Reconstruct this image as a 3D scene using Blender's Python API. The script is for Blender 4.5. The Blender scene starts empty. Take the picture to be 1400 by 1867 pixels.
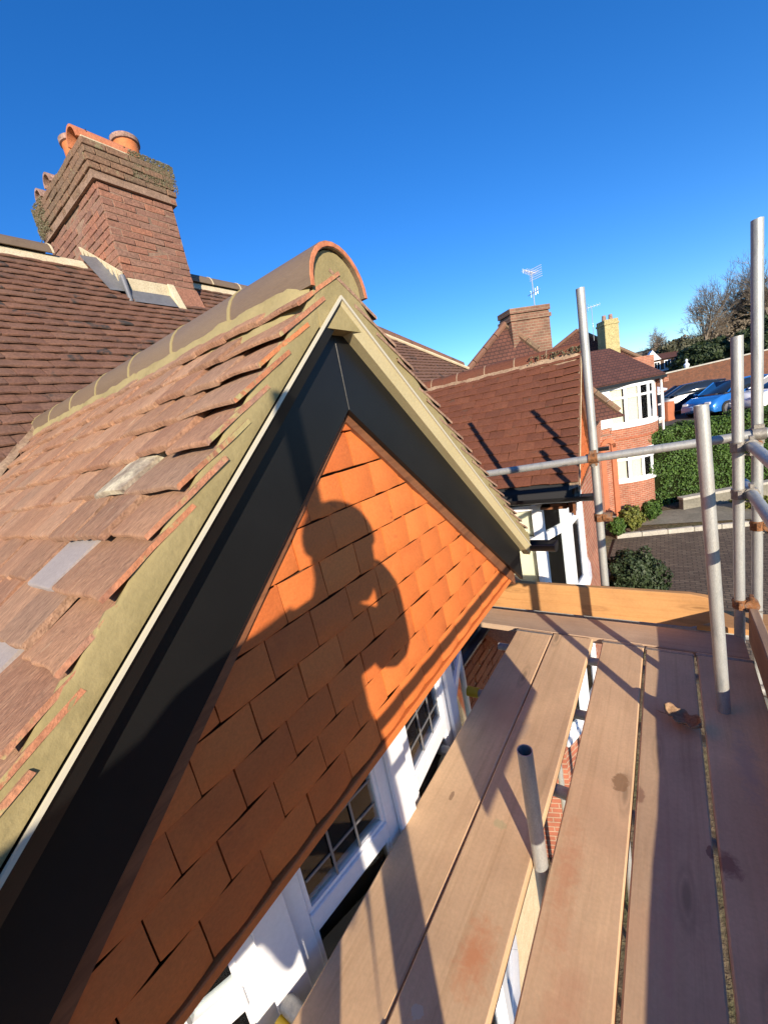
import bpy, bmesh, math, random
from mathutils import Vector, Matrix, noise

R = math.radians
sc = bpy.context.scene
col = sc.collection
rng = random.Random(7)

# ------------------------------------------------------------------ camera
# world origin = the phone lens; deck top is 1.5 m below; +Y runs along the facade, +X away from the house
CAM_M = Matrix(((0.8080, -0.0370, -0.5880), (0.5580, -0.2760, 0.7830), (-0.1912, -0.9606, -0.2021)))
cx, cy, cz = CAM_M.col[0].normalized(), CAM_M.col[1].normalized(), CAM_M.col[2].normalized()
cz = cx.cross(cy).normalized(); cy = cz.cross(cx)
cam_d = bpy.data.cameras.new('camera'); cam = bpy.data.objects.new('camera', cam_d); col.objects.link(cam)
m = Matrix((cx, -cy, -cz)).transposed().to_4x4()
cam.matrix_world = m
cam_d.sensor_fit = 'HORIZONTAL'; cam_d.sensor_width = 36.0; cam_d.lens = 36.0 * 719 / 1400
cam_d.clip_start = 0.01; cam_d.clip_end = 2000
sc.camera = cam

# ------------------------------------------------------------------ light
SUN = Vector((0.636, -0.712, 0.297)).normalized()      # towards the sun
world = bpy.data.worlds.new('World'); sc.world = world; world.use_nodes = True
wn = world.node_tree; wn.nodes.clear()
wo = wn.nodes.new('ShaderNodeOutputWorld'); wb = wn.nodes.new('ShaderNodeBackground'); ws = wn.nodes.new('ShaderNodeTexSky')
ws.sky_type = 'NISHITA'; ws.sun_disc = False
ws.sun_elevation = math.asin(SUN.z); ws.sun_rotation = math.atan2(SUN.x, SUN.y)
ws.altitude = 300; ws.air_density = 1.0; ws.dust_density = 0.0; ws.ozone_density = 5.0
wb.inputs['Strength'].default_value = 0.14
hs = wn.nodes.new('ShaderNodeHueSaturation'); hs.inputs['Saturation'].default_value = 1.2; hs.inputs['Hue'].default_value = 0.509
wn.links.new(ws.outputs[0], hs.inputs['Color']); wn.links.new(hs.outputs[0], wb.inputs[0]); wn.links.new(wb.outputs[0], wo.inputs[0])
sd = bpy.data.lights.new('sun', 'SUN'); sd.energy = 5.0; sd.angle = R(0.5); sd.color = (1.0, 0.86, 0.68)
so = bpy.data.objects.new('sun', sd); col.objects.link(so)
so.rotation_euler = SUN.to_track_quat('Z', 'Y').to_euler(); so.location = SUN * 50
sc.view_settings.view_transform = 'Standard'; sc.view_settings.look = 'None'
sc.view_settings.exposure = 0.66; sc.view_settings.gamma = 1.0; sc.view_settings.use_curve_mapping = False

# ------------------------------------------------------------------ helpers
I4 = Matrix.Identity(4)
TM = {}                                                # thing name -> world matrix

def thing(name, label, cat, loc=(0, 0, 0), rz=0.0, group=None):
    o = bpy.data.objects.new(name, None); col.objects.link(o)
    o.empty_display_size = 0.2
    o.location = loc; o.rotation_euler = (0, 0, rz)
    o['label'] = label; o['category'] = cat
    if group: o['group'] = group
    TM[o.name] = Matrix.Translation(loc) @ Matrix.Rotation(rz, 4, 'Z')
    return o

def root_inv(parent):
    p = parent
    while p is not None and p.parent is not None: p = p.parent
    return TM[p.name].inverted() if (p is not None and p.name in TM) else I4

def tag(o, label, cat, group=None, kind=None):
    if label: o['label'] = label
    if cat: o['category'] = cat
    if group: o['group'] = group
    if kind: o['kind'] = kind
    return o

class MB:
    def __init__(s): s.v = []; s.f = []
    def add(s, vs, fs):
        b = len(s.v); s.v += [Vector(p) for p in vs]; s.f += [[b + i for i in f] for f in fs]; return s
    def box(s, x0, x1, y0, y1, z0, z1, M=None, jit=0.0):
        vs = [Vector((x, y, z)) for x in (x0, x1) for y in (y0, y1) for z in (z0, z1)]
        if jit: vs = [v + Vector((rng.uniform(-jit, jit), rng.uniform(-jit, jit), rng.uniform(-jit, jit))) for v in vs]
        if M: vs = [M @ v for v in vs]
        return s.add(vs, [[0, 1, 3, 2], [4, 6, 7, 5], [0, 4, 5, 1], [2, 3, 7, 6], [0, 2, 6, 4], [1, 5, 7, 3]])
    def hexa(s, vs):                                    # same vertex order as box
        return s.add(vs, [[0, 1, 3, 2], [4, 6, 7, 5], [0, 4, 5, 1], [2, 3, 7, 6], [0, 2, 6, 4], [1, 5, 7, 3]])
    def tube(s, p0, p1, r0, r1=None, n=14, caps=True, hollow=0.0):
        p0 = Vector(p0); p1 = Vector(p1); r1 = r0 if r1 is None else r1
        d = (p1 - p0).normalized(); a = d.orthogonal().normalized(); b = d.cross(a)
        ring = [(math.cos(2 * math.pi * i / n), math.sin(2 * math.pi * i / n)) for i in range(n)]
        vs = [p0 + (a * c + b * q) * r0 for c, q in ring] + [p1 + (a * c + b * q) * r1 for c, q in ring]
        fs = [[i, (i + 1) % n, n + (i + 1) % n, n + i] for i in range(n)]
        if hollow:
            k = hollow
            vs += [p0 + (a * c + b * q) * r0 * k for c, q in ring] + [p1 + (a * c + b * q) * r1 * k for c, q in ring]
            for i in range(n):
                j = (i + 1) % n
                fs += [[2 * n + j, 2 * n + i, 3 * n + i, 3 * n + j], [i, 2 * n + i, 2 * n + j, j], [n + j, 3 * n + j, 3 * n + i, n + i]]
        elif caps:
            fs += [list(range(n))[::-1], [n + i for i in range(n)]]
        return s.add(vs, fs)
    def path(s, pts, rads, n=6):
        for i in range(len(pts) - 1): s.tube(pts[i], pts[i + 1], rads[i], rads[i + 1], n, caps=False)
        return s
    def grid(s, fn, nu, nv, closed_u=False):
        vs = [fn(i / nu, j / nv) for i in range(nu + 1) for j in range(nv + 1)]
        fs = [[i * (nv + 1) + j, (i + 1) * (nv + 1) + j, (i + 1) * (nv + 1) + j + 1, i * (nv + 1) + j + 1] for i in range(nu) for j in range(nv)]
        return s.add(vs, fs)
    def loft(s, rings, caps=True):
        n = len(rings[0]); b = []
        for r in rings: b += list(r)
        fs = []
        for k in range(len(rings) - 1):
            for i in range(n):
                j = (i + 1) % n
                fs.append([k * n + i, k * n + j, (k + 1) * n + j, (k + 1) * n + i])
        if caps: fs += [list(range(n))[::-1], [(len(rings) - 1) * n + i for i in range(n)]]
        return s.add(b, fs)
    def mesh(s, name, mat, F=I4, bevel=0.0, seg=1, smooth=False, angle=40):
        me = bpy.data.meshes.new(name)
        me.from_pydata([F @ v for v in s.v], [], s.f)
        bm = bmesh.new(); bm.from_mesh(me)
        bmesh.ops.recalc_face_normals(bm, faces=bm.faces)
        if bevel: bmesh.ops.bevel(bm, geom=list(bm.edges), offset=bevel, segments=seg, affect='EDGES', clamp_overlap=True)
        bm.to_mesh(me); bm.free()
        if smooth:
            for p in me.polygons: p.use_smooth = True
            me.set_sharp_from_angle(angle=R(angle))
        if mat: me.materials.append(mat)
        return me
    def build(s, name, mat, parent=None, F=I4, **k):
        me = s.mesh(name, mat, root_inv(parent) @ F, **k)
        o = bpy.data.objects.new(name, me); col.objects.link(o)
        if parent is not None: o.parent = parent
        return o

def place(name, me, M, parent):
    o = bpy.data.objects.new(name, me); col.objects.link(o)
    o.parent = parent; o.matrix_local = root_inv(parent) @ M
    return o

def frame(o, x, y, z):
    return Matrix((x, y, z)).transposed().to_4x4() if o is None else Matrix.Translation(o) @ Matrix((Vector(x), Vector(y), Vector(z))).transposed().to_4x4()

# ------------------------------------------------------------------ materials
def nodes(name):
    mt = bpy.data.materials.new(name); mt.use_nodes = True
    nt = mt.node_tree; bs = nt.nodes['Principled BSDF']
    return mt, nt, bs
def N(nt, t, **k):
    n = nt.nodes.new(t)
    for a, b in k.items(): setattr(n, a, b)
    return n
def ramp(nt, fac, stops):
    r = N(nt, 'ShaderNodeValToRGB'); e = r.color_ramp.elements
    while len(e) < len(stops): e.new(0.5)
    for i, (p, c) in enumerate(stops): e[i].position = p; e[i].color = (*c, 1)
    nt.links.new(fac, r.inputs[0]); return r.outputs[0]
def mixc(nt, fac, a, b, mode='MIX'):
    m = N(nt, 'ShaderNodeMix', data_type='RGBA', blend_type=mode)
    if isinstance(fac, float): m.inputs[0].default_value = fac
    else: nt.links.new(fac, m.inputs[0])
    for i, q in ((6, a), (7, b)):
        if isinstance(q, tuple): m.inputs[i].default_value = (*q, 1)
        else: nt.links.new(q, m.inputs[i])
    return m.outputs[2]
def mth(nt, op, a, b=None, clamp=False):
    m = N(nt, 'ShaderNodeMath', operation=op); m.use_clamp = clamp
    for i, q in ((0, a), (1, b)):
        if q is None: continue
        if isinstance(q, (int, float)): m.inputs[i].default_value = q
        else: nt.links.new(q, m.inputs[i])
    return m.outputs[0]
def coords(nt, stretch=(1, 1, 1), rand=True, world_space=False):
    if world_space:
        g = N(nt, 'ShaderNodeNewGeometry'); src = g.outputs['Position']
    else:
        t = N(nt, 'ShaderNodeTexCoord'); src = t.outputs['Object']
    mp = N(nt, 'ShaderNodeMapping'); mp.inputs['Scale'].default_value = stretch
    nt.links.new(src, mp.inputs[0])
    oi = N(nt, 'ShaderNodeObjectInfo')
    if rand:
        cm = N(nt, 'ShaderNodeVectorMath', operation='ADD')
        sc_ = N(nt, 'ShaderNodeVectorMath', operation='SCALE'); sc_.inputs[0].default_value = (37.1, 91.7, 53.3)
        nt.links.new(oi.outputs['Random'], sc_.inputs['Scale'])
        nt.links.new(mp.outputs[0], cm.inputs[0]); nt.links.new(sc_.outputs[0], cm.inputs[1])
        return cm.outputs[0], oi.outputs['Random']
    return mp.outputs[0], oi.outputs['Random']
def noise_n(nt, vec, scale, detail=4, rough=0.6, dist=0.0):
    n = N(nt, 'ShaderNodeTexNoise'); n.inputs['Scale'].default_value = scale; n.inputs['Detail'].default_value = detail
    n.inputs['Roughness'].default_value = rough; n.inputs['Distortion'].default_value = dist
    nt.links.new(vec, n.inputs['Vector']); return n.outputs['Fac']
def bump(nt, bs, h, dist, strength=1.0):
    b = N(nt, 'ShaderNodeBump'); b.inputs['Distance'].default_value = dist; b.inputs['Strength'].default_value = strength
    nt.links.new(h, b.inputs['Height']); nt.links.new(b.outputs[0], bs.inputs['Normal'])

def pm(name, pal, scale=6, rough=0.8, stretch=(1, 1, 1), rnd=None, spots=None, spot_scale=14, spot_at=0.62, fine=60, fine_amt=0.25, bd=0.002, metal=0.0, spec=0.35, ws=False, rand=True, rvar=0.12):
    """pal: colours along large noise; rnd: colours chosen by object random; spots: colour of lichen/dirt patches"""
    mt, nt, bs = nodes(name)
    v, oi = coords(nt, stretch, rand, ws)
    n1 = noise_n(nt, v, scale, 5, 0.6, 0.3)
    st = [(0.3 + 0.4 * i / max(1, len(pal) - 1), c) for i, c in enumerate(pal)]
    c = ramp(nt, n1, st) if len(pal) > 1 else mixc(nt, 0.0, pal[0], pal[0])
    if rnd:
        rr = ramp(nt, oi, [(i / max(1, len(rnd) - 1), q) for i, q in enumerate(rnd)])
        c = mixc(nt, 0.55, c, rr)
    n2 = noise_n(nt, v, fine, 3, 0.7)
    fc = ramp(nt, n2, [(0.3, (1 - fine_amt,) * 3), (0.7, (1 + fine_amt,) * 3)])
    c = mixc(nt, 1.0, c, fc, 'MULTIPLY')
    if spots:
        n3 = noise_n(nt, v, spot_scale, 4, 0.75, 0.5)
        m = ramp(nt, n3, [(spot_at, (0, 0, 0)), (min(1, spot_at + 0.08), (1, 1, 1))])
        c = mixc(nt, m, c, spots)
    nt.links.new(c, bs.inputs['Base Color'])
    rg = mth(nt, 'ADD', mth(nt, 'MULTIPLY', n2, rvar), rough - rvar / 2)
    nt.links.new(rg, bs.inputs['Roughness'])
    bs.inputs['Metallic'].default_value = metal; bs.inputs['Specular IOR Level'].default_value = spec
    if bd: bump(nt, bs, mth(nt, 'ADD', mth(nt, 'MULTIPLY', n1, 0.6), n2), bd)
    return mt

def brick_mat(name, bricks, mortar, bw=0.225, bh=0.075, ax='Y', msize=0.01, bd=0.004):
    mt, nt, bs = nodes(name)
    t = N(nt, 'ShaderNodeTexCoord'); sx = N(nt, 'ShaderNodeSeparateXYZ'); cb = N(nt, 'ShaderNodeCombineXYZ')
    nt.links.new(t.outputs['Object'], sx.inputs[0])
    if ax == 'XY': nt.links.new(sx.outputs['X'], cb.inputs[0]); nt.links.new(sx.outputs['Y'], cb.inputs[1])
    else:
        u = mth(nt, 'ADD', sx.outputs['X'], sx.outputs['Y'])
        nt.links.new(u if ax == 'B' else sx.outputs[ax], cb.inputs[0]); nt.links.new(sx.outputs['Z'], cb.inputs[1])
    b = N(nt, 'ShaderNodeTexBrick'); b.inputs['Scale'].default_value = 1; b.inputs['Brick Width'].default_value = bw; b.inputs['Row Height'].default_value = bh
    b.inputs['Mortar Size'].default_value = msize; b.inputs['Mortar Smooth'].default_value = 0.2; b.inputs['Bias'].default_value = 0
    b.inputs['Color1'].default_value = (*bricks[0], 1); b.inputs['Color2'].default_value = (*bricks[1], 1); b.inputs['Mortar'].default_value = (*mortar, 1)
    nt.links.new(cb.outputs[0], b.inputs['Vector'])
    n = noise_n(nt, t.outputs['Object'], 3, 5, 0.7); c = mixc(nt, 1.0, b.outputs['Color'], ramp(nt, n, [(0.25, (0.65,) * 3), (0.75, (1.25,) * 3)]), 'MULTIPLY')
    nt.links.new(c, bs.inputs['Base Color']); bs.inputs['Roughness'].default_value = 0.88
    n2 = noise_n(nt, t.outputs['Object'], 70, 3)
    bump(nt, bs, mth(nt, 'ADD', mth(nt, 'MULTIPLY', b.outputs['Fac'], -1.0), mth(nt, 'MULTIPLY', n2, 0.4)), bd)
    return mt

def glass_mat(name, tint, tr=0.35, rough=0.04):
    mt, nt, bs = nodes(name); out = nt.nodes['Material Output']
    g = N(nt, 'ShaderNodeBsdfGlossy'); g.inputs['Roughness'].default_value = rough; g.inputs['Color'].default_value = (0.9, 0.92, 0.95, 1)
    t = N(nt, 'ShaderNodeBsdfTransparent'); t.inputs['Color'].default_value = (*tint, 1)
    fr = N(nt, 'ShaderNodeFresnel'); fr.inputs['IOR'].default_value = 1.55
    mx = N(nt, 'ShaderNodeMixShader'); nt.links.new(fr.outputs[0], mx.inputs[0]); nt.links.new(t.outputs[0], mx.inputs[1]); nt.links.new(g.outputs[0], mx.inputs[2])
    nt.links.new(mx.outputs[0], out.inputs['Surface']); return mt

def wood_mat(name, pal, axis='Y', rough=0.75, stain=None, dark=(0.1, 0.06, 0.04), stain_at=0.6, marks=()):
    mt, nt, bs = nodes(name)
    st = {'Y': (28, 1.1, 28), 'X': (1.1, 28, 28), 'Z': (28, 28, 1.1)}[axis]
    v, oi = coords(nt, st); v2, _ = coords(nt, (1, 1, 1))
    g = noise_n(nt, v, 1.0, 6, 0.65, 0.8); big = noise_n(nt, v2, 2.2, 4, 0.6, 0.4); fine = noise_n(nt, v2, 90, 2)
    c = ramp(nt, g, [(0.28 + 0.44 * i / (len(pal) - 1), q) for i, q in enumerate(pal)])
    c = mixc(nt, 1.0, c, ramp(nt, big, [(0.3, (0.82, 0.80, 0.80)), (0.7, (1.14, 1.13, 1.1))]), 'MULTIPLY')
    c = mixc(nt, 1.0, c, ramp(nt, fine, [(0.3, (0.95,) * 3), (0.7, (1.05,) * 3)]), 'MULTIPLY')
    oo = ramp(nt, oi, [(0, (0.9, 0.88, 0.88)), (0.5, (1.02, 1.0, 0.98)), (1, (1.1, 1.03, 0.97))]); c = mixc(nt, 1.0, c, oo, 'MULTIPLY')
    vm, _ = coords(nt, {'Y': (7, 1.6, 7), 'X': (1.6, 7, 7), 'Z': (7, 7, 1.6)}[axis])
    vo = N(nt, 'ShaderNodeTexVoronoi'); vo.inputs['Scale'].default_value = 1.0; nt.links.new(vm, vo.inputs['Vector'])
    kd = mth(nt, 'ADD', vo.outputs['Distance'], mth(nt, 'MULTIPLY', g, .12))
    c = mixc(nt, ramp(nt, kd, [(.11, (.75,) * 3), (.16, (.1,) * 3), (.2, (.35,) * 3), (.26, (0, 0, 0))]), c, tuple(q * .55 for q in pal[0]))
    if stain:
        s1 = noise_n(nt, v2, 1.6, 3, 0.5, 0.2); c = mixc(nt, ramp(nt, s1, [(stain_at, (0, 0, 0)), (stain_at + 0.15, (0.75,) * 3)]), c, stain)
    sp = noise_n(nt, v2, 9, 5, 0.8, 0.4); c = mixc(nt, ramp(nt, sp, [(0.72, (0, 0, 0)), (0.77, (0.5,) * 3)]), c, dark)
    if marks:                                               # spilt paint, mud and mortar at fixed spots on the deck
        gp = N(nt, 'ShaderNodeNewGeometry'); wn_ = noise_n(nt, gp.outputs['Position'], 26, 5, 0.7, 0.6)
        for mx_, my_, rx_, ry_, mc_, soft, amt in marks:
            d1 = N(nt, 'ShaderNodeVectorMath', operation='SUBTRACT'); nt.links.new(gp.outputs['Position'], d1.inputs[0]); d1.inputs[1].default_value = (mx_, my_, -1.5)
            d2 = N(nt, 'ShaderNodeVectorMath', operation='MULTIPLY'); nt.links.new(d1.outputs[0], d2.inputs[0]); d2.inputs[1].default_value = (1 / rx_, 1 / ry_, 0)
            d3 = N(nt, 'ShaderNodeVectorMath', operation='LENGTH'); nt.links.new(d2.outputs[0], d3.inputs[0])
            dd_ = mth(nt, 'ADD', d3.outputs['Value'], mth(nt, 'MULTIPLY', wn_, 1.6))
            c = mixc(nt, ramp(nt, mth(nt, 'MULTIPLY', dd_, .5), [(.80 - soft, (amt,) * 3), (.80, (0, 0, 0))]), c, mc_)
    nt.links.new(c, bs.inputs['Base Color']); bs.inputs['Roughness'].default_value = rough; bs.inputs['Specular IOR Level'].default_value = 0.3
    bump(nt, bs, mth(nt, 'ADD', g, mth(nt, 'MULTIPLY', fine, 0.15)), 0.0007)
    return mt

def plain(name, c, rough=0.5, metal=0.0, spec=0.5, coat=0.0):
    mt, nt, bs = nodes(name); bs.inputs['Base Color'].default_value = (*c, 1); bs.inputs['Roughness'].default_value = rough
    bs.inputs['Metallic'].default_value = metal; bs.inputs['Specular IOR Level'].default_value = spec; bs.inputs['Coat Weight'].default_value = coat
    return mt

def foliage_mat(name, cols, rough=0.6):
    mt, nt, bs = nodes(name)
    g = N(nt, 'ShaderNodeNewGeometry')
    n = noise_n(nt, g.outputs['Position'], 1.7, 3)
    rr = mth(nt, 'ADD', mth(nt, 'MULTIPLY', g.outputs['Random Per Island'], 0.7), mth(nt, 'MULTIPLY', n, 0.3))
    c = ramp(nt, rr, [(i / (len(cols) - 1), q) for i, q in enumerate(cols)])
    nt.links.new(c, bs.inputs['Base Color']); bs.inputs['Roughness'].default_value = rough; bs.inputs['Specular IOR Level'].default_value = 0.3
    return mt

MT = {}
MT['hung'] = pm('hung_tile_clay', [(0.514, 0.129, 0.031), (0.648, 0.177, 0.041), (0.576, 0.148, 0.033)], 7, 0.62, rnd=[(0.390, 0.090, 0.025), (0.679, 0.191, 0.045), (0.535, 0.134, 0.032), (0.720, 0.215, 0.053), (0.473, 0.114, 0.031)], spots=(0.371, 0.095, 0.031), spot_scale=5, spot_at=0.66, fine=120, fine_amt=0.1, bd=0.0012)
MT['rooftile'] = pm('weathered_roof_tile', [(0.205, 0.111, 0.069), (0.428, 0.252, 0.151), (0.307, 0.162, 0.097), (0.465, 0.299, 0.192)], 4.5, 0.88, stretch=(4.0, 0.8, 1), rnd=[(0.205, 0.119, 0.079), (0.409, 0.222, 0.126), (0.279, 0.141, 0.087), (0.465, 0.274, 0.166), (0.260, 0.175, 0.123), (0.372, 0.179, 0.101)], spots=(0.521, 0.418, 0.267), spot_scale=7, spot_at=0.645, fine=70, fine_amt=0.35, bd=0.005)
MT['greytile'] = pm('grey_replacement_tile', [(0.3, 0.27, 0.26), (0.36, 0.32, 0.3)], 4, 0.75, fine=140, fine_amt=0.1, bd=0.0008, spots=(0.25, 0.19, 0.17), spot_scale=6, spot_at=0.63)
MT['palechip'] = pm('bare_lichened_tile', [(0.62, 0.56, 0.4), (0.25, 0.2, 0.15), (0.55, 0.5, 0.36)], 10, 0.9, fine=60, fine_amt=0.3, bd=0.005)
MT['maintile'] = pm('main_roof_tile', [(0.108, 0.053, 0.036), (0.194, 0.096, 0.061), (0.144, 0.071, 0.046)], 5, 0.85, rnd=[(0.094, 0.056, 0.043), (0.187, 0.089, 0.055), (0.130, 0.066, 0.045), (0.209, 0.106, 0.067), (0.137, 0.083, 0.059)], spots=(0.050, 0.043, 0.037), spot_scale=3.0, spot_at=0.58, fine=60, fine_amt=0.3, bd=0.003)
MT['nbtile'] = pm('neighbour_roof_tile', [(0.120, 0.042, 0.023), (0.155, 0.055, 0.029)], 4, 0.85, rnd=[(0.101, 0.037, 0.022), (0.155, 0.053, 0.028), (0.131, 0.049, 0.028), (0.175, 0.065, 0.034)], spots=(0.092, 0.051, 0.032), spot_scale=5, spot_at=0.62, fine=60, fine_amt=0.25, bd=0.002)
MT['fartile'] = brick_mat('far_roof_tile', ((0.095, 0.035, 0.023), (0.119, 0.045, 0.029)), (0.042, 0.017, 0.014), 0.17, 0.1, 'B', 0.012)
MT['mortar'] = pm('olive_verge_mortar', [(0.237, 0.193, 0.085), (0.323, 0.263, 0.125), (0.280, 0.230, 0.105)], 4, 0.9, spots=(0.190, 0.155, 0.085), spot_scale=7, spot_at=0.66, fine=70, fine_amt=0.07, bd=0.0014, rand=False)
MT['mortar2'] = pm('pale_lime_mortar', [(0.5, 0.42, 0.27), (0.62, 0.53, 0.36)], 8, 0.9, fine=70, fine_amt=0.25, bd=0.004)
MT['dullmortar'] = pm('dull_mortar', [(0.22, 0.14, 0.09), (0.36, 0.26, 0.17)], 8, 0.9, fine=50, fine_amt=0.3, bd=0.004)
MT['ridge'] = pm('ridge_tile_clay', [(0.137, 0.098, 0.065), (0.194, 0.143, 0.094), (0.162, 0.112, 0.074)], 2.5, 0.48, stretch=(0.6, 5, 5), rnd=[(0.144, 0.102, 0.068), (0.209, 0.153, 0.102), (0.158, 0.105, 0.068)], spots=(0.259, 0.204, 0.114), spot_scale=4, spot_at=0.66, fine=90, fine_amt=0.12, bd=0.0008)
MT['terra'] = pm('fresh_terracotta', [(0.442, 0.150, 0.070), (0.527, 0.203, 0.098)], 8, 0.8, fine=60, fine_amt=0.25, bd=0.002)
MT['vergetile'] = None
MT['streak'] = pm('verge_tile_edge', [(0.30, 0.13, 0.075), (0.55, 0.2, 0.075), (0.34, 0.2, 0.14)], 9, 0.85, stretch=(1, 1, 1), rnd=[(0.5, 0.17, 0.07), (0.3, 0.22, 0.18), (0.55, 0.2, 0.08), (0.36, 0.16, 0.09), (0.28, 0.2, 0.16)], spots=(0.40, 0.33, 0.15), spot_scale=11, spot_at=0.54, fine=80, fine_amt=0.25, bd=0.003)
MT['vergetile'] = MT['streak']
MT['black'] = pm('black_barge_plastic', [(0.008, 0.008, 0.008), (0.011, 0.011, 0.011)], 3, 0.38, fine=200, fine_amt=0.05, bd=0.00025, spec=0.28, rand=False)
MT['pin'] = plain('grey_pin', (0.06, 0.06, 0.06), 0.4)
MT['tan'] = pm('tan_undercloak_board', [(0.42, 0.36, 0.2), (0.48, 0.41, 0.24)], 3, 0.6, fine=120, fine_amt=0.08, bd=0.0006, rand=False)
MT['cream'] = plain('cream_trim', (0.55, 0.51, 0.39), 0.45)
MT['white'] = pm('white_window_plastic', [(0.72, 0.73, 0.74), (0.80, 0.80, 0.80)], 2, 0.35, fine=60, fine_amt=0.04, bd=0.0003, spec=0.5)
MT['brown'] = wood_mat('brown_timber', [(0.12, 0.05, 0.025), (0.26, 0.11, 0.05)], 'Y')
MT['brick'] = pm('chimney_brick', [(0.17, 0.085, 0.06), (0.30, 0.15, 0.10), (0.22, 0.105, 0.072)], 9, 0.9, rnd=[(0.14, 0.085, 0.066), (0.28, 0.12, 0.075), (0.2, 0.115, 0.085), (0.34, 0.14, 0.08), (0.17, 0.115, 0.09), (0.26, 0.15, 0.105), (0.2, 0.09, 0.06)], spots=(0.4, 0.33, 0.22), spot_scale=13, spot_at=0.71, fine=55, fine_amt=0.35, bd=0.005)
MT['capbrick'] = pm('chimney_cap_brick', [(0.14, 0.095, 0.06), (0.22, 0.14, 0.085)], 8, 0.92, rnd=[(0.13, 0.09, 0.06), (0.2, 0.125, 0.08), (0.24, 0.13, 0.08), (0.17, 0.12, 0.075)], spots=(0.22, 0.2, 0.11), spot_scale=9, spot_at=0.6, fine=50, fine_amt=0.4, bd=0.006)
MT['brickmortar'] = pm('brick_joint_mortar', [(0.2, 0.13, 0.09), (0.3, 0.2, 0.14)], 10, 0.95, fine=60, fine_amt=0.3, bd=0.003)
MT['moss'] = foliage_mat('moss_lichen', [(0.06, 0.055, 0.03), (0.10, 0.09, 0.05), (0.14, 0.125, 0.07), (0.28, 0.27, 0.2)], 0.95)
MT['pot'] = pm('chimney_pot_clay', [(0.48, 0.15, 0.05), (0.56, 0.195, 0.07)], 5, 0.75, fine=50, fine_amt=0.15, bd=0.002, spots=(0.4, 0.17, 0.07), spot_scale=5, spot_at=0.6)
MT['potrim'] = pm('pot_rim', [(0.2, 0.13, 0.1), (0.4, 0.25, 0.2)], 18, 0.9, fine=60, fine_amt=0.4, bd=0.004)
MT['lead'] = pm('lead_flashing', [(0.16, 0.165, 0.175), (0.22, 0.225, 0.235)], 4, 0.5, fine=40, fine_amt=0.12, bd=0.002, metal=0.3)
MT['plank'] = wood_mat('weathered_board', [(0.56, 0.38, 0.215), (0.67, 0.47, 0.28), (0.61, 0.425, 0.245)], 'Y', 0.8, stain=(0.60, 0.34, 0.19), dark=(0.3, 0.19, 0.12), marks=[(-.2, 1.43, .035, .06, (.3, .17, .08), .10, .8), (-.135, 1.40, .02, .05, (.28, .15, .09), .14, .75), (.10, 1.25, .05, .06, (.26, .12, .08), .2, .8), (.06, 1.27, .012, .03, (.2, .1, .07), .05, .8), (-.5, .68, .07, .16, (.62, .24, .10), .35, .75), (-.32, 1.0, .06, .3, (.62, .27, .13), .35, .6), (-.27, .6, .08, .3, (.62, .28, .15), .35, .45), (-.52, .46, .03, .03, (.7, .62, .45), .05, .8), (-.59, .50, .02, .02, (.66, .58, .42), .05, .7), (-.6, 1.55, .03, .09, (.4, .3, .22), .2, .5), (-.05, 1.0, .02, .4, (.56, .3, .2), .3, .4), (.2, 1.7, .06, .3, (.36, .3, .26), .3, .5), (-.56, 1.07, .03, .03, (.36, .4, .2), .15, .4), (-.77, 1.1, .01, .03, (.3, .18, .1), .04, .8)])
MT['plankgrey'] = wood_mat('grey_board', [(0.42, 0.30, 0.205), (0.52, 0.39, 0.275)], 'X', 0.85)
MT['plankraw'] = wood_mat('raw_timber', [(0.390, 0.197, 0.071), (0.484, 0.265, 0.105), (0.437, 0.231, 0.087)], 'X', 0.7, dark=(0.273, 0.122, 0.043))
MT['planktoe'] = wood_mat('toe_board', [(0.3, 0.2, 0.13), (0.42, 0.29, 0.19)], 'Y', 0.85)
MT['galv'] = pm('galvanised_tube', [(0.30, 0.31, 0.30), (0.42, 0.42, 0.39), (0.36, 0.36, 0.345)], 5, 0.45, stretch=(6, 6, 1.2), spots=(0.56, 0.54, 0.48), spot_scale=16, spot_at=0.67, fine=90, fine_amt=0.2, bd=0.0006, metal=0.35, spec=0.5)
MT['rust'] = pm('rusty_coupler', [(0.09, 0.05, 0.03), (0.3, 0.13, 0.05), (0.2, 0.17, 0.14)], 30, 0.75, fine=120, fine_amt=0.3, bd=0.002, metal=0.4)
MT['steel'] = pm('worn_coupler', [(0.22, 0.2, 0.17), (0.36, 0.33, 0.28)], 40, 0.55, fine=120, fine_amt=0.25, bd=0.001, metal=0.5)
MT['blackplastic'] = plain('black_gutter_plastic', (0.012, 0.012, 0.013), 0.35)
MT['yellow'] = plain('yellow_cap', (0.72, 0.5, 0.03), 0.5)
MT['glass'] = glass_mat('window_glass', (0.62, 0.66, 0.62))
MT['clearglass'] = glass_mat('clear_glass', (0.93, 0.95, 0.93))
MT['curtain'] = pm('pale_blind', [(0.66, 0.63, 0.52), (0.74, 0.72, 0.62)], 3, 0.9, stretch=(1, 1, 0.2), fine=30, fine_amt=0.06, bd=0)
MT['blindgrey'] = pm('grey_green_blind', [(0.58, 0.57, 0.49), (0.68, 0.66, 0.58)], 3, 0.9, stretch=(1, 1, 0.2), fine=30, fine_amt=0.06, bd=0)
MT['cream_blind'] = plain('cream_blind', (0.74, 0.7, 0.58), 0.85)
MT['leadcame'] = plain('lead_came', (0.2, 0.2, 0.2), 0.5, 0.3)
MT['dark'] = plain('dark_room', (0.02, 0.02, 0.022), 0.9)
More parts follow.
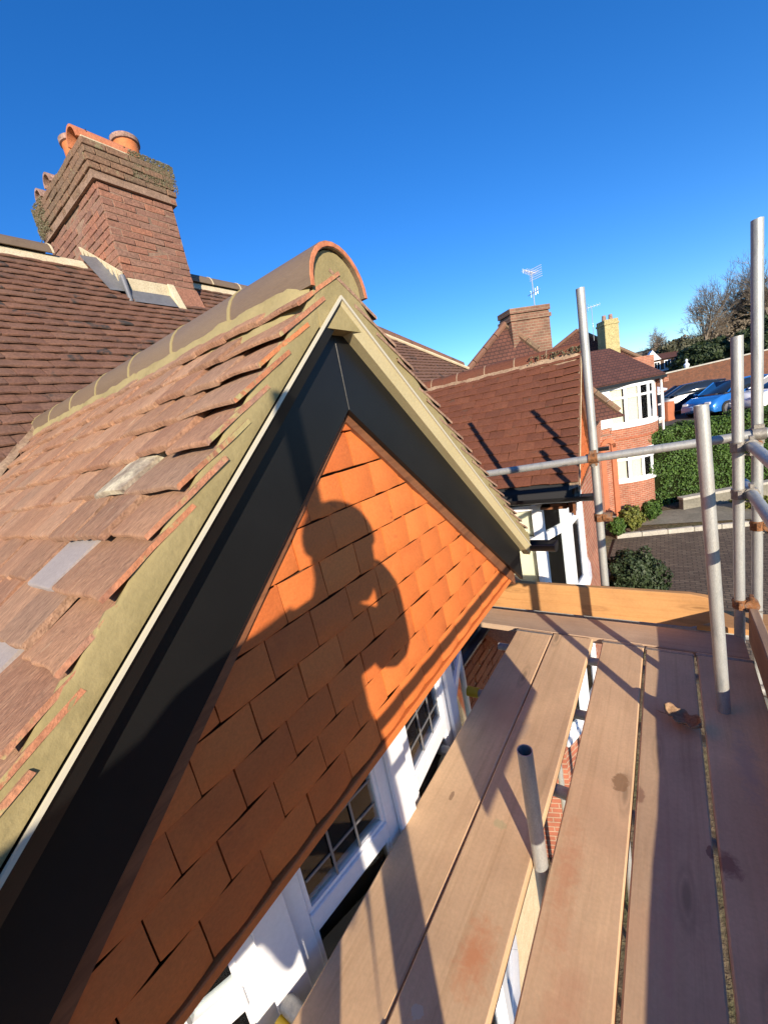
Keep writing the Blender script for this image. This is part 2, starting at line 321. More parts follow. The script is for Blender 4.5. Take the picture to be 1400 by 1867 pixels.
MT['redbrick'] = pm('front_red_brick', [(0.34, 0.10, 0.045), (0.44, 0.14, 0.06)], 9, 0.88, rnd=[(0.3, 0.085, 0.04), (0.46, 0.15, 0.06), (0.38, 0.12, 0.05)], fine=60, fine_amt=0.25, bd=0.003)
MT['creammortar'] = pm('cream_mortar', [(0.55, 0.42, 0.25), (0.66, 0.52, 0.33)], 10, 0.95, fine=70, fine_amt=0.2, bd=0.003)
MT['brickwall'] = brick_mat('house_brick', ((0.34, 0.11, 0.06), (0.42, 0.15, 0.08)), (0.45, 0.33, 0.24), ax='Y')
MT['brickwallB'] = brick_mat('house_brick_both', ((0.31, 0.098, 0.055), (0.39, 0.135, 0.075)), (0.42, 0.27, 0.18), ax='B')
MT['farbrick'] = brick_mat('boundary_wall_brick', ((0.2, 0.07, 0.032), (0.13, 0.05, 0.028)), (0.1, 0.06, 0.035), ax='B', msize=0.012)
MT['darkbrick'] = pm('dark_hung_tiles', [(0.09, 0.055, 0.04), (0.12, 0.075, 0.05)], 3, 0.9, fine=20, fine_amt=0.2, bd=0)
MT['orangebrick'] = pm('orange_render', [(0.38, 0.125, 0.06), (0.44, 0.155, 0.075)], 5, 0.85, fine=40, fine_amt=0.12, bd=0.002)
MT['yellowrender'] = pm('yellow_render', [(0.34, 0.29, 0.13), (0.46, 0.4, 0.2)], 6, 0.95, fine=20, fine_amt=0.4, bd=0.02)
MT['render'] = pm('white_render', [(0.68, 0.68, 0.66), (0.76, 0.76, 0.74)], 2, 0.9, fine=40, fine_amt=0.05, bd=0.001)
MT['bark'] = pm('grey_bark', [(0.13, 0.105, 0.08), (0.22, 0.185, 0.14)], 3, 0.95, fine=12, fine_amt=0.3, bd=0.01)
MT['twig'] = pm('brown_twigs', [(0.2, 0.16, 0.115), (0.28, 0.225, 0.165)], 2, 0.95, fine=12, fine_amt=0.2, bd=0)
MT['hedge'] = foliage_mat('hedge_leaves', [(0.02, 0.04, 0.008), (0.04, 0.085, 0.014), (0.065, 0.125, 0.02), (0.1, 0.17, 0.03)])
MT['shrub'] = foliage_mat('shrub_leaves', [(0.045, 0.055, 0.012), (0.09, 0.11, 0.02), (0.16, 0.17, 0.03), (0.22, 0.2, 0.05)])
MT['evergreen'] = foliage_mat('evergreen_leaves', [(0.012, 0.022, 0.01), (0.025, 0.042, 0.016), (0.04, 0.06, 0.022), (0.06, 0.075, 0.035)])
MT['oliveleaf'] = foliage_mat('greyish_leaves', [(0.03, 0.034, 0.018), (0.06, 0.065, 0.035), (0.095, 0.095, 0.055), (0.13, 0.12, 0.075)])
MT['thicket'] = foliage_mat('bare_twig_thicket', [(0.09, 0.075, 0.052), (0.14, 0.115, 0.08), (0.19, 0.155, 0.11), (0.25, 0.205, 0.15)])
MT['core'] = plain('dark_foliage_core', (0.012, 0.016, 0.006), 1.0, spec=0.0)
MT['soil'] = pm('garden_soil', [(0.075, 0.055, 0.035), (0.13, 0.1, 0.06), (0.06, 0.08, 0.025)], 1.3, 0.95, fine=14, fine_amt=0.5, bd=0.03, rand=False)
MT['paving'] = brick_mat('block_paving', ((0.10, 0.072, 0.05), (0.15, 0.115, 0.08)), (0.05, 0.04, 0.03), 0.2, 0.1, 'XY', 0.012, 0.01)
MT['concrete'] = pm('grey_concrete', [(0.16, 0.15, 0.115), (0.24, 0.22, 0.17)], 1.4, 0.9, fine=16, fine_amt=0.2, bd=0.004, rand=False)
MT['tarmac'] = pm('tarmac', [(0.05, 0.05, 0.05), (0.075, 0.072, 0.07)], 1.0, 0.9, fine=40, fine_amt=0.25, bd=0.004, rand=False)
MT['kerb'] = pm('kerb_stone', [(0.34, 0.32, 0.27), (0.45, 0.42, 0.35)], 4, 0.9, fine=30, fine_amt=0.2, bd=0.003)
MT['leaf'] = pm('dry_leaf', [(0.18, 0.10, 0.055), (0.32, 0.2, 0.11), (0.24, 0.15, 0.09)], 16, 0.8, fine=90, fine_amt=0.3, bd=0.002)
MT['tyre'] = plain('tyre_rubber', (0.015, 0.015, 0.015), 0.85)
MT['rim'] = plain('alloy_rim', (0.45, 0.45, 0.46), 0.3, 0.8)
MT['carglass'] = plain('car_glass', (0.015, 0.02, 0.025), 0.05, spec=0.8)
MT['lamp'] = plain('car_lamp', (0.75, 0.75, 0.78), 0.1)
MT['redlamp'] = plain('rear_lamp', (0.4, 0.01, 0.01), 0.2)
MT['aerial'] = plain('aerial_metal', (0.5, 0.5, 0.5), 0.4, 0.6)
MT['plate'] = plain('white_panel', (0.8, 0.8, 0.8), 0.5)
MT['tarp'] = pm('blue_tarpaulin', [(0.03, 0.09, 0.22), (0.04, 0.11, 0.26)], 4, 0.5, fine=60, fine_amt=0.1, bd=0.001)
MT['ply'] = wood_mat('plywood', [(0.42, 0.3, 0.17), (0.5, 0.37, 0.22)], 'Y')

# ------------------------------------------------------------------ ground
def gz(x, y):
    s = -0.588 * x + 0.783 * y
    pts = [(-60, -6.0), (2, -6.0), (9, -5.05), (13, -4.85), (14.6, -4.75), (16.6, -2.45), (24, -2.2), (30, -1.3), (50, -0.4), (75, 2.2), (130, 8), (400, 26), (2000, 60)]
    for (a, za), (b, zb) in zip(pts, pts[1:]):
        if s <= b:
            t = max(0, min(1, (s - a) / (b - a))); t2 = t * t * (3 - 2 * t)
            return za + (zb - za) * t2
    return pts[-1][1]
def lin(a, b, n): return [a + (b - a) * i / n for i in range(n + 1)]
gxs = [-900, -300, -120, -60, -30] + lin(-20, 20, 50) + [30, 60, 120, 300, 900]
gys = [-900, -300, -100, -40, -20] + lin(-10, 40, 70) + lin(45, 120, 16) + [160, 250, 500, 1200]
g = MB(); vs = [(x, y, gz(x, y) + (0.03 * noise.noise((x * .7, y * .7, 0)) if abs(x) < 30 and abs(y) < 60 else 0)) for x in gxs for y in gys]
ny = len(gys)
g.add(vs, [[i * ny + j, (i + 1) * ny + j, (i + 1) * ny + j + 1, i * ny + j + 1] for i in range(len(gxs) - 1) for j in range(ny - 1)])
tag(g.build('ground', MT['soil'], smooth=True), None, None, kind='structure')

def sheet(name, pts, mat, dz, kind='structure', n=10):
    """a quad patch draped over the ground"""
    a, b, c, d = [Vector((*p, 0)) for p in pts]
    q = MB()
    def fn(u, v):
        p = (a * (1 - u) + b * u) * (1 - v) + (d * (1 - u) + c * u) * v
        return (p.x, p.y, gz(p.x, p.y) + dz)
    q.grid(fn, n, n)
    o = q.build(name, mat, smooth=True); o['kind'] = kind; return o
sheet('driveway_paving', [(-1.6, 8.0), (5.0, 9.5), (4.6, 16.4), (-1.5, 13.9)], MT['paving'], 0.05)
sheet('concrete_drive', [(-1.0, 15.1), (4.6, 16.5), (4.0, 18.4), (-0.7, 16.6)], MT['concrete'], 0.08)
sheet('car_park', [(-6, 20.4), (14, 27.4), (9, 38), (-8, 30.2)], MT['tarmac'], 0.06, n=16)
sheet('front_path', [(0.4, -3), (2.2, -3), (2.2, 7.8), (0.4, 7.8)], MT['concrete'], 0.05)
k = MB()
for i in range(9):
    a = Vector((-1.45, 14.0, 0)).lerp(Vector((4.6, 16.45, 0)), i / 9); b = Vector((-1.45, 14.0, 0)).lerp(Vector((4.6, 16.45, 0)), (i + 0.985) / 9)
    d = (b - a).normalized(); n_ = Vector((-d.y, d.x, 0))
    za = gz(a.x, a.y)
    k.hexa([a + Vector((0, 0, za - .1)), a + Vector((0, 0, za + .16)), a + n_ * .14 + Vector((0, 0, za - .1)), a + n_ * .14 + Vector((0, 0, za + .16)), b + Vector((0, 0, za - .1)), b + Vector((0, 0, za + .16)), b + n_ * .14 + Vector((0, 0, za - .1)), b + n_ * .14 + Vector((0, 0, za + .16))])
tag(k.build('kerb', MT['kerb'], bevel=0.015), None, None, kind='structure')

# ------------------------------------------------------------------ shared piece meshes
def tile_mesh(name, w, L, t, mat, camber=0.006, jit=0.003, nx=4, ny=3, seed=0, nose=0.004, edge=None):
    """x width, y up the slope from the butt, z outwards"""
    r = random.Random(seed); q = MB()
    ends = [r.uniform(-jit, jit) for _ in range(nx + 1)]
    tw = r.uniform(-0.003, 0.003)
    top = []
    for i in range(nx + 1):
        x = -w / 2 + w * i / nx; cb = camber * (1 - (2 * i / nx - 1) ** 2)
        for j in range(ny + 2):
            y = (0, nose * .35, nose * 1.2)[j] if j < 3 else L * (j - 2) / (ny - 1); dz_ = (nose, nose * .42, nose * .06)[j] if j < 3 else 0
            top.append((x + r.uniform(-jit, jit) * 0.4, (ends[i] + y if j < 3 else y), t + cb - dz_ + tw * (2 * i / nx - 1) * (1 - j / ny) + r.uniform(-jit, jit) * 0.3))
    ny = ny + 1; c = ny + 1
    bot = [(p[0], p[1], p[2] - t + ((nose, nose * .42, nose * .06)[k_ % c] if k_ % c < 3 else 0)) for k_, p in enumerate(top)]
    n0 = len(top)
    fs = [[i * c + j, (i + 1) * c + j, (i + 1) * c + j + 1, i * c + j + 1] for i in range(nx) for j in range(ny)]
    for i in range(nx): fs.append([i * c, n0 + i * c, n0 + (i + 1) * c, (i + 1) * c])
    for j in range(ny):
        fs.append([j, j + 1, n0 + j + 1, n0 + j]); a = nx * c
        fs.append([a + j, n0 + a + j, n0 + a + j + 1, a + j + 1])
    q.add(top + bot, fs)
    me = q.mesh(name, mat, smooth=True, angle=35)
    if edge:
        me.materials.append(edge)
        for p in me.polygons:
            if abs(p.normal.x) > .7: p.material_index = 1
    return me
TM_hung = [tile_mesh('wall_tile', 0.1585, 0.1124, 0.014, MT['hung'], 0.0055, 0.0014, nx=6, seed=i, nose=.003) for i in range(6)]
TM_roof = [tile_mesh('roof_tile', 0.163, 0.20, 0.016, MT['rooftile'], 0.003, 0.0032, nx=6, ny=4, seed=20 + i, nose=.0045) for i in range(8)]
TM_main = [tile_mesh('roof_tile', 0.162, 0.16, 0.0145, MT['maintile'], 0.004, 0.003, seed=40 + i, nose=.003) for i in range(6)]
TM_nb = [tile_mesh('roof_tile', 0.163, 0.17, 0.013, MT['nbtile'], 0.003, 0.002, seed=60 + i) for i in range(6)]

def brick_mesh(name, w, h, d, mat, seed=0, j=0.004, bev=0.004):
    r = random.Random(seed); q = MB()
    vs = [Vector((x * w / 2, y * d / 2, z * h / 2)) + Vector((r.uniform(-j, j), r.uniform(-j, j), r.uniform(-j, j))) for x in (-1, 1) for y in (-1, 1) for z in (-1, 1)]
    q.hexa(vs); return q.mesh(name, mat, bevel=bev)
def join_copies(name, items, mat, parent):
    """many alike pieces as ONE mesh (stuff)"""
    q = MB()
    for me, M in items:
        q.add([M @ v.co for v in me.vertices], [list(p.vertices) for p in me.polygons])
    o = q.build(name, mat, parent, smooth=True, angle=35); o['kind'] = 'stuff'; return o

# ------------------------------------------------------------------ gabled bay house
SL = 0.875; TH = math.atan(SL); CT, ST = math.cos(TH), math.sin(TH)

def gable_house(name, label, F, base, near, tmesh, mats, depth, main=None):
    Finv = F.inverted()
    loc = F @ Vector((0, 0, base)); rz = F.to_euler().z
    H = thing(name, label, 'house', loc, rz)
    def B(mb, nm, mat, parent=H, **k): return mb.build(nm, mat, parent, F, **k)
    # roof deck under the tiles
    q = MB()
    for s in (-1, 1):
        q.hexa([Vector((x, s * y, z)) for x in (-depth, 0.03) for y, z in ((0, .36), (0, .455), (1.5, .36 - 1.5 * SL), (1.5, .455 - 1.5 * SL))])
    deck = B(q, 'gable_roof', MT['dark'])
    # tiles, left slope (individual), right slope (joined)
    gauge = 0.115; tilt = R(6.8); items = []
    vt = {}
    for par, wv in ((0, .163), (1, .2455)):
        vt[par] = [tile_mesh('verge_tile', wv, .225, .0105, tmesh[0].materials[0], .003, .003, nx=5, ny=5, seed=300 + par * 10 + i_, edge=MT['streak'] if near else None) for i_ in range(4)]
    for side in (-1, 1):
        for k in range(16):
            u = 0.235 + k * gauge                           # butt position down the slope
            a = TH - tilt
            up = Vector((0, -side * math.cos(a), math.sin(a))); nn_ = Vector((0, side * math.sin(a), math.cos(a)))
            w = up.cross(nn_)
            wob = [rng.uniform(-.0025, .0025) for _ in range(30)]
            for c in range(-1, 24):
                uu = u + rng.gauss(0, .0035) + (wob[c] if c >= 0 else 0)
                y = uu * CT; z = .497 - uu * ST
                if c < 0:
                    wv = .2455 if k % 2 else .163; x = .0902 - wv / 2 + rng.uniform(-.002, .002)
                else: x = (-.1575 if k % 2 == 0 else -.2395) - c * .165
                if main and x < main(z) + 0.02: break
                if not main and x < -depth + 0.1: break
                me = rng.choice(vt[k % 2] if c < 0 else tmesh)
                ex = R(5.6) if c < 0 else (R(3.2) if c < 1 else (R(1.4) if c < 2 else 0))
                M = F @ frame(Vector((x, side * y, z)) + nn_ * rng.uniform(-.003, .004), w, up, nn_) @ Matrix.Rotation(-ex, 4, 'X') @ Matrix.Rotation(rng.gauss(0, 0.014), 4, 'Z') @ Matrix.Rotation(rng.gauss(0, 0.013 if c >= 0 else .006), 4, 'Y')
                if side == -1 and (near or c < 14):
                    o = place('verge_tile' if c < 0 else 'roof_tile', me, M, deck)
                    if near and (k, c) in SPECIAL: o.data = SPECIAL[(k, c)]
                else: items.append((me, M))
    if items: join_copies('roof_tile_field', items, tmesh[0].materials[0], deck)
    # verge trim, undercloak, barge boards
    for s in (-1, 1):
        q = MB(); y1 = 1.5
        q.hexa([Vector((x, s * y, z)) for x in (.091, .098) for y, z in ((0, .384), (0, .394), (y1, .384 - y1 * SL), (y1, .394 - y1 * SL))])
        B(q, 'verge_trim', mats['trim'])
        q = MB()
        sec_ = [(.092, .383), (.092, .391), (.036, .385), (.036, .338), (.079, .335)]
        q.loft([[Vector((x, s * y, z - y * SL)) for x, z in sec_] for y in (.0008, y1)])
        o = B(q, 'undercloak', mats['under_l'] if s < 0 else mats['under_r'])
        q = MB(); y2 = 1.42
        q.hexa([Vector((x, s * y, z)) for x in (.018, .040) for y, z in ((0.0012, .078), (0.0012, .345), (y2, max(-1.12, .078 - y2 * SL)), (y2, .345 - y2 * SL))])
        bb = B(q, 'barge_board', mats['barge'], bevel=0.0015)
        q = MB()
        q.hexa([Vector((x, s * y, z)) for x in (-.03, .0165) for y, z in ((0.002, .045), (0.002, .30), (1.33, .045 - 1.33 * SL), (1.33, .30 - 1.33 * SL))])
        B(q, 'soffit_board', MT['brown'])
    # verge mortar
    for s in (-1, 1):
        prof = [(.05, .0), (.084, .003), (.0865, .02), (.0875, .05), (.087, .074), (.084, .086), (.05, .074), (-.03, .05)]
        q = MB(); nu = 90 if near else 24
        def fn(u, v):
            i = v * (len(prof) - 1); a = int(min(i, len(prof) - 2)); t = i - a
            px = prof[a][0] * (1 - t) + prof[a + 1][0] * t; pz = prof[a][1] * (1 - t) + prof[a + 1][1] * t
            y = 1.5 * u
            saw = ((y / (gauge * CT)) % 1.0)
            n1 = noise.noise((y * 9, pz * 30, s * 3.1)) * .0022 + noise.noise((y * 40, pz * 60, s)) * .0008
            lift = (.5 - saw) * .012 * max(0, (pz - .05) / .03)
            return (px + n1 * (1 if px > .06 else 0), s * y, .393 - SL * y + pz + lift + n1 * .6)
        q.grid(fn, nu, 14); B(q, 'verge_mortar', mats['mortar'], smooth=True, angle=70)
    # ridge
    rl = 0.37; xr = .10; rb = random.Random(5)
    nr = 8 if near else 6
    for i in range(nr):
        x1 = xr - i * rl; x0 = x1 - rl + .012
        q = MB(); R0, R1 = .127 - rb.uniform(0, .003), .110; zc = .41 + rb.uniform(-.003, .003)
        n = 14
        def arc(x, r_, k=1.06): return [Vector((x, -r_ * math.cos(math.pi * j / n), zc - .012 + k * r_ * math.sin(math.pi * j / n))) for j in range(n + 1)]
        q.loft([arc(x0, R0) + arc(x0, R1)[::-1], arc(x1, R0) + arc(x1, R1)[::-1]])
        rt = B(q, 'ridge_tile', mats['ridge'], smooth=True, angle=45)
        if i == 0:
            q = MB(); q.loft([arc(x1 + .0006, R0 - .001) + arc(x1 + .0006, R1 + .001)[::-1], arc(x1 + .003, R0 - .002) + arc(x1 + .003, R1 + .002)[::-1]])
            B(q, 'end_rim', mats['terra'], rt)
        q = MB(); q.loft([arc(x0 - .013, R0 + .0025) + arc(x0 - .013, R1)[::-1], arc(x0 + .001, R0 + .0025) + arc(x0 + .001, R1)[::-1]])
        B(q, 'ridge_joint', mats['mortar'], rt, smooth=True)
    q = MB()
    pts = [(-.105, .30), (-.105, .40)] + [(-.108 * math.cos(math.pi * j / 12), .40 + .113 * math.sin(math.pi * j / 12)) for j in range(1, 12)] + [(.105, .40), (.105, .30)]
    q.loft([[Vector((-.05, y, z)) for y, z in pts], [Vector((.088, y, z)) for y, z in pts]])
    B(q, 'ridge_end_mortar', mats['mortar'], smooth=True, angle=30)
    for s in (-1, 1):                                       # bedding along the ridge
        q = MB()
        def fn(u, v):
            x = .085 - u * (nr * rl); n1 = noise.noise((x * 8, v * 3, s)) * .006 + noise.noise((x * 30, v * 6, s)) * .003
            y = .118 + .075 * v; zt = .44 - .6 * (v * .118) - SL * .06 * v
            e_ = max(0, 1 - u / .02)
            return (x, s * (y - .02 * e_ + n1), zt - .012 - (.02 if v > .9 else 0) - .03 * e_ * v + n1 * .5)
        q.grid(fn, 80, 6); B(q, 'ridge_bedding', mats['mortar'], smooth=True)
    # hung tile wall
    q = MB(); q.add([Vector((-.05, -1.3, -1.06)), Vector((-.05, 1.3, -1.06)), Vector((-.05, 1.3, -.85)), Vector((-.05, 0, .30)), Vector((-.05, -1.3, -.85))], [[0, 1, 2, 3, 4]])
    q.box(-.20, -.05, -1.28, 1.28, -1.06, -.90)
    wall = B(q, 'gable_wall', MT['brown'])
    ht = []
    for k in range(-1, 9):
        zb = -.10 - .1175 * k
        for c in range(-9, 10):
            y = -.145 + .162 * .5 + .162 * c + (0.081 if k % 2 else 0)
            if zb + .06 > .26 - SL * max(0, abs(y) - .07): continue
            if abs(y) > 1.33: continue
            tl = R(3.0) + rng.gauss(0, .008)
            up = Vector((-math.sin(tl), 0, math.cos(tl))); nn_ = Vector((math.cos(tl), 0, math.sin(tl)))
            M = F @ frame(Vector((-.013 + rng.uniform(-.0018, .0018), y, zb + rng.uniform(-.0014, .0014))), Vector((0, 1, 0)), up, nn_) @ Matrix.Rotation(rng.gauss(0, .004), 4, 'Z')
            me = rng.choice(TM_hung)
            if near: place('wall_tile', me, M, wall)
            else: ht.append((me, M))
    if ht: join_copies('wall_tile_field', ht, MT['hung'], wall)
    q = MB(); q.hexa([Vector((x, y, z)) for x, zz in ((-.05, 0), (.012, 0)) for y in (-1.3, 1.3) for z in (-1.075, -1.047)])
    q.box(-.3, -.05, -1.28, 1.28, -1.09, -1.062)
    B(q, 'tilting_fillet', mats['fillet'], bevel=.003)
    # eaves gutters
    for s in (-1, 1):
        q = MB(); n = 10
        def sec(x, r_): return [Vector((x, s * 1.53 + r_ * math.cos(math.pi + math.pi * j / n), -.905 + r_ * math.sin(math.pi + math.pi * j / n))) for j in range(n + 1)]
        x0, x1 = -depth * .7, .235
        q.loft([sec(x0, .056) + sec(x0, .050)[::-1], sec(x1, .056) + sec(x1, .050)[::-1]])
        g_ = B(q, 'gutter', MT['blackplastic'], smooth=True)
        q = MB(); q.loft([sec(x1, .057), sec(x1 + .006, .057)]); B(q, 'stop_end', MT['blackplastic'], g_)
        q = MB(); q.box(x0, .02, s * 1.47 - .012, s * 1.47 + .012, -.98, -.85); B(q, 'fascia', MT['blackplastic'])
    return H

def arc_pt(y, Rr=2.4, x0=-.06): return Vector((x0 - (Rr - math.sqrt(Rr * Rr - y * y)), y, 0))

def bow_window(H, F, near, side_windows, zh=-1.06, zt0=-1.415, zt1=-1.485, zs=-2.35, zb=-6.2):
    """curved window bay below the gable: modules along an arc, frames, panes, lead cames, blinds"""
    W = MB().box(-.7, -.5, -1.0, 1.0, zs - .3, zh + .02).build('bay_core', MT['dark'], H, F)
    mods = [(-1.07, -.715), (-.505, -.15), (.06, .415), (.63, .985)]
    edges = [-1.15] + [v for m_ in mods for v in m_] + [1.12]
    def seg(y0, y1, z0, z1, d0, d1):
        a = arc_pt(y0); b = arc_pt(y1); t = (b - a).normalized(); n_ = Vector((t.y, -t.x, 0))
        return [p + n_ * d + Vector((0, 0, z)) for d in (d0, d1) for p in (a, b) for z in (z0, z1)]
    bw = MB()
    for y0, y1 in ((-1.15, -1.07), (-.715, -.505), (-.15, .06), (.415, .63), (.985, 1.12)): bw.hexa(seg(y0, y1, zs, zh, -.06, .0))
    for y0, y1 in ((-.66, -.56), (-.095, .005), (.47, .575)): bw.hexa(seg(y0, y1, zs, zh, .0, .022))
    fr = bw.build('bay_frame', MT['white'], H, F, bevel=.003)
    for i, (y0, y1) in enumerate(mods):
        for nm_, za_, zb_ in (('transom', zt1, zt0), ('bottom_rail', zs, zs + .07), ('head_rail', zh - .05, zh)):
            MB().hexa(seg(y0, y1, za_, zb_, -.06, .004)).build(nm_, MT['white'], fr, F, bevel=.003)
        for z0, z1, top in ((zt0, zh - .05, True), (zs + .07, zt1, False)):
            q = MB()
            for a0, a1, b0, b1 in ((y0, y0 + .014, z0, z1), (y1 - .014, y1, z0, z1), (y0 + .014, y1 - .014, z0, z0 + .014), (y0 + .014, y1 - .014, z1 - .014, z1)):
                q.hexa(seg(a0, a1, b0, b1, -.045, -.006))
            q.build('casement_frame', MT['white'], fr, F)
            pn = MB().hexa(seg(y0 + .013, y1 - .013, z0 + .013, z1 - .013, -.022, -.017)).build('pane', MT['clearglass'], fr, F)
            if top and near:
                q = MB(); w_ = y1 - y0 - .04
                for j in (1, 2): q.hexa(seg(y0 + .02 + w_ * j / 3 - .004, y0 + .02 + w_ * j / 3 + .004, z0 + .014, z1 - .014, -.0168, -.013))
                for j in (1, 2): q.hexa(seg(y0 + .022, y1 - .022, z0 + (z1 - z0) * j / 3 - .004, z0 + (z1 - z0) * j / 3 + .004, -.0167, -.0128))
                q.build('lead_cames', MT['leadcame'], fr, F)
            bl = MT['curtain'] if (i == 0 or (not near)) else MT['blindgrey']
            q = MB(); n = 12
            a = arc_pt(y0); b = arc_pt(y1); t = (b - a).normalized(); n_ = Vector((t.y, -t.x, 0))
            def fn(u, v):
                p = a.lerp(b, u) - n_ * ((.046 if near else .030) + (.008 if near else .003) * math.sin(u * 34 + i))
                return (p.x, p.y, z0 + (z1 - z0) * v)
            q.grid(fn, 40, 1); q.build('blind', bl, fr, F, smooth=True)
    # sill
    q = MB()
    for a, b in zip(edges, edges[1:]): q.hexa(seg(a, b, zs - .05, zs, -.06, .05))
    q.build('sill', MT['white'], fr, F)
    # curved apron below, canted cheeks each side
    q = MB(); ys = lin(-1.15, 1.12, 10)
    for a, b in zip(ys, ys[1:]): q.hexa(seg(a, b, zb, zs - .05, -.1, -.012))
    q.build('bay_apron', MT['render'] if near else MT['brickwallB'], H, F)
    for s in (-1, 1):
        e = arc_pt(-1.15 if s < 0 else 1.12); far_ = Vector((e.x - .50, e.y + s * .16, 0))
        t = (far_ - e).normalized(); n_ = Vector((t.y, -t.x, 0)) * (1 if s > 0 else -1)
        if n_.y * s < 0: n_ = -n_
        def cs(a, b, z0, z1, d0, d1): return [e + t * q_ + n_ * d + Vector((0, 0, z)) for d in (d0, d1) for q_ in (a, b) for z in (z0, z1)]
        Lc = (far_ - e).length
        q = MB(); q.hexa(cs(0, .06, zs, zh, -.05, 0)); q.hexa(cs(Lc - .07, Lc, zs, zh, -.05, 0)); q.hexa(cs(.06, Lc - .07, zh - .06, zh, -.05, 0)); q.hexa(cs(.06, Lc - .07, zs, zs + .07, -.05, 0)); q.hexa(cs(.06, Lc - .07, zt1, zt0, -.05, .004))
        ch = q.build('side_frame', MT['white'], H, F, bevel=.003)
        for z0, z1 in ((zt0, zh - .06), (zs + .07, zt1)):
            MB().hexa(cs(.06, Lc - .07, z0, z1, -.03, -.025)).build('pane', MT['clearglass'], ch, F)
            MB().hexa(cs(.062, Lc - .072, z0, z1, -.09, -.085)).build('blind', MT['cream_blind'], ch, F)
        MB().hexa(cs(0, Lc, zb, zs, -.1, -.004)).build('side_apron', MT['brickwallB'], H, F)
    return fr

# main roof of house 1 in frame coordinates: z = .45 - 1.15 (X + 3.3)
F1 = Matrix.Translation((-.84, .99, 0))
def main_x(z): return -3.3 - (z - .45) / 1.15 + .84
SPECIAL = {}
gt = tile_mesh('roof_tile', 0.166, 0.20, 0.015, MT['greytile'], 0.002, 0.001, seed=91)
pt = tile_mesh('roof_tile', 0.160, 0.19, 0.017, MT['palechip'], 0.008, 0.006, seed=92)
for kc in ((7, 0), (9, 0)): SPECIAL[kc] = gt
SPECIAL[(5, 0)] = pt
mats1 = dict(trim=MT['cream'], under_l=MT['black'], under_r=MT['tan'], barge=MT['black'], mortar=MT['mortar'], ridge=MT['ridge'], terra=MT['terra'], edge=MT['streak'], fillet=MT['hung'])
H1 = gable_house('tiled_house', 'tile-hung brick house with black barge boards on its small front gable, nearest the camera', F1, -6.0, True, TM_roof, mats1, 2.9, main_x)
bow_window(H1, F1, True, False, zb=-2.62)
bow_window(H1, F1, False, False, -2.62, -2.95, -3.03, -4.0)

# main roof of house 1
A = math.atan(1.15); ca, sa = math.cos(A), math.sin(A)
def mainpt(X, Y): return Vector((X, Y, .45 - 1.15 * (X + 3.3)))
RX = -4.95; RZ = .45 - 1.15 * (RX + 3.3)
q = MB()
dn = Vector((sa, 0, ca)) * -.05
pl = [mainpt(-2.05, -3), mainpt(-2.05, 12.5), mainpt(-3.87, 9.25), mainpt(RX, 5.85), mainpt(RX, -3)]
q.add([p + dn for p in pl] + [p + dn * 3 for p in pl], [[0, 1, 2, 3, 4], [9, 8, 7, 6, 5]] + [[i, 5 + i, 5 + (i + 1) % 5, (i + 1) % 5] for i in range(5)])
q.add([mainpt(RX, -3) + dn, mainpt(RX, 5.85) + dn, Vector((-8.4, 8.8, -1.0)), Vector((-8.4, -3, -1.0))], [[0, 1, 2, 3]])
q.add([mainpt(RX, 5.85) + dn, mainpt(-3.87, 9.25) + dn, mainpt(-2.05, 12.5) + dn, Vector((-8.4, 12.5, -1.9))], [[0, 1, 2, 3]])
mroof = q.build('main_roof', MT['dark'], H1)
upv = Vector((-ca, 0, sa)); a2 = A - R(13.5); upt = Vector((-math.cos(a2), 0, math.sin(a2))); nt_ = Vector((math.sin(a2), 0, math.cos(a2)))
items = []; gm = .097
Xb = -2.05
CMi = Matrix((cx, cy, cz))
def toimg(P):
    v = CMi @ P
    return (700 + 719 * v.x / v.z, 933.5 + 719 * v.y / v.z) if v.z > .05 else (-9999, -9999)
slope_len = (Xb - RX) / ca
cnt = 0
for k in range(int(slope_len / gm)):
    p0 = mainpt(Xb, 0) + upv * (k * gm)
    for c in range(-18, 74):
        y = c * .165 + .0825 * (k % 2)
        ymax = 5.85 + max(0, (p0.x - RX)) * (9.25 - 5.85) / (RX - -3.87) * -1 if p0.x < -3.87 else 9.25 + (p0.x + 3.87) * 1.785
        if y > ymax - .08: continue
        # under the front gable roof or the chimney: nothing
        P = Vector((p0.x, y, p0.z))
        if abs(y - .99) < (0.5 - p0.z) / SL - .12: continue
        if -6.05 < P.x < -4.50 and 2.24 < y < 3.26 : continue
        M = frame(P + nt_ * rng.uniform(-.002, .002), Vector((0, 1, 0)), upt, nt_) @ Matrix.Rotation(rng.gauss(0, .008), 4, 'Z') @ Matrix.Rotation(rng.gauss(0, .008), 4, 'Y')
        me = rng.choice(TM_main)
        ix, iy = toimg(P)
        if cnt < 300 and -12 < ix < 400 and iy < 800 - .585 * (ix + 10) and 2.6 > p0.z > .1 and y < 3.6:
            place('roof_tile', me, M, mroof); cnt += 1
        else: items.append((me, M))
join_copies('roof_tile_field', items, MT['maintile'], mroof)
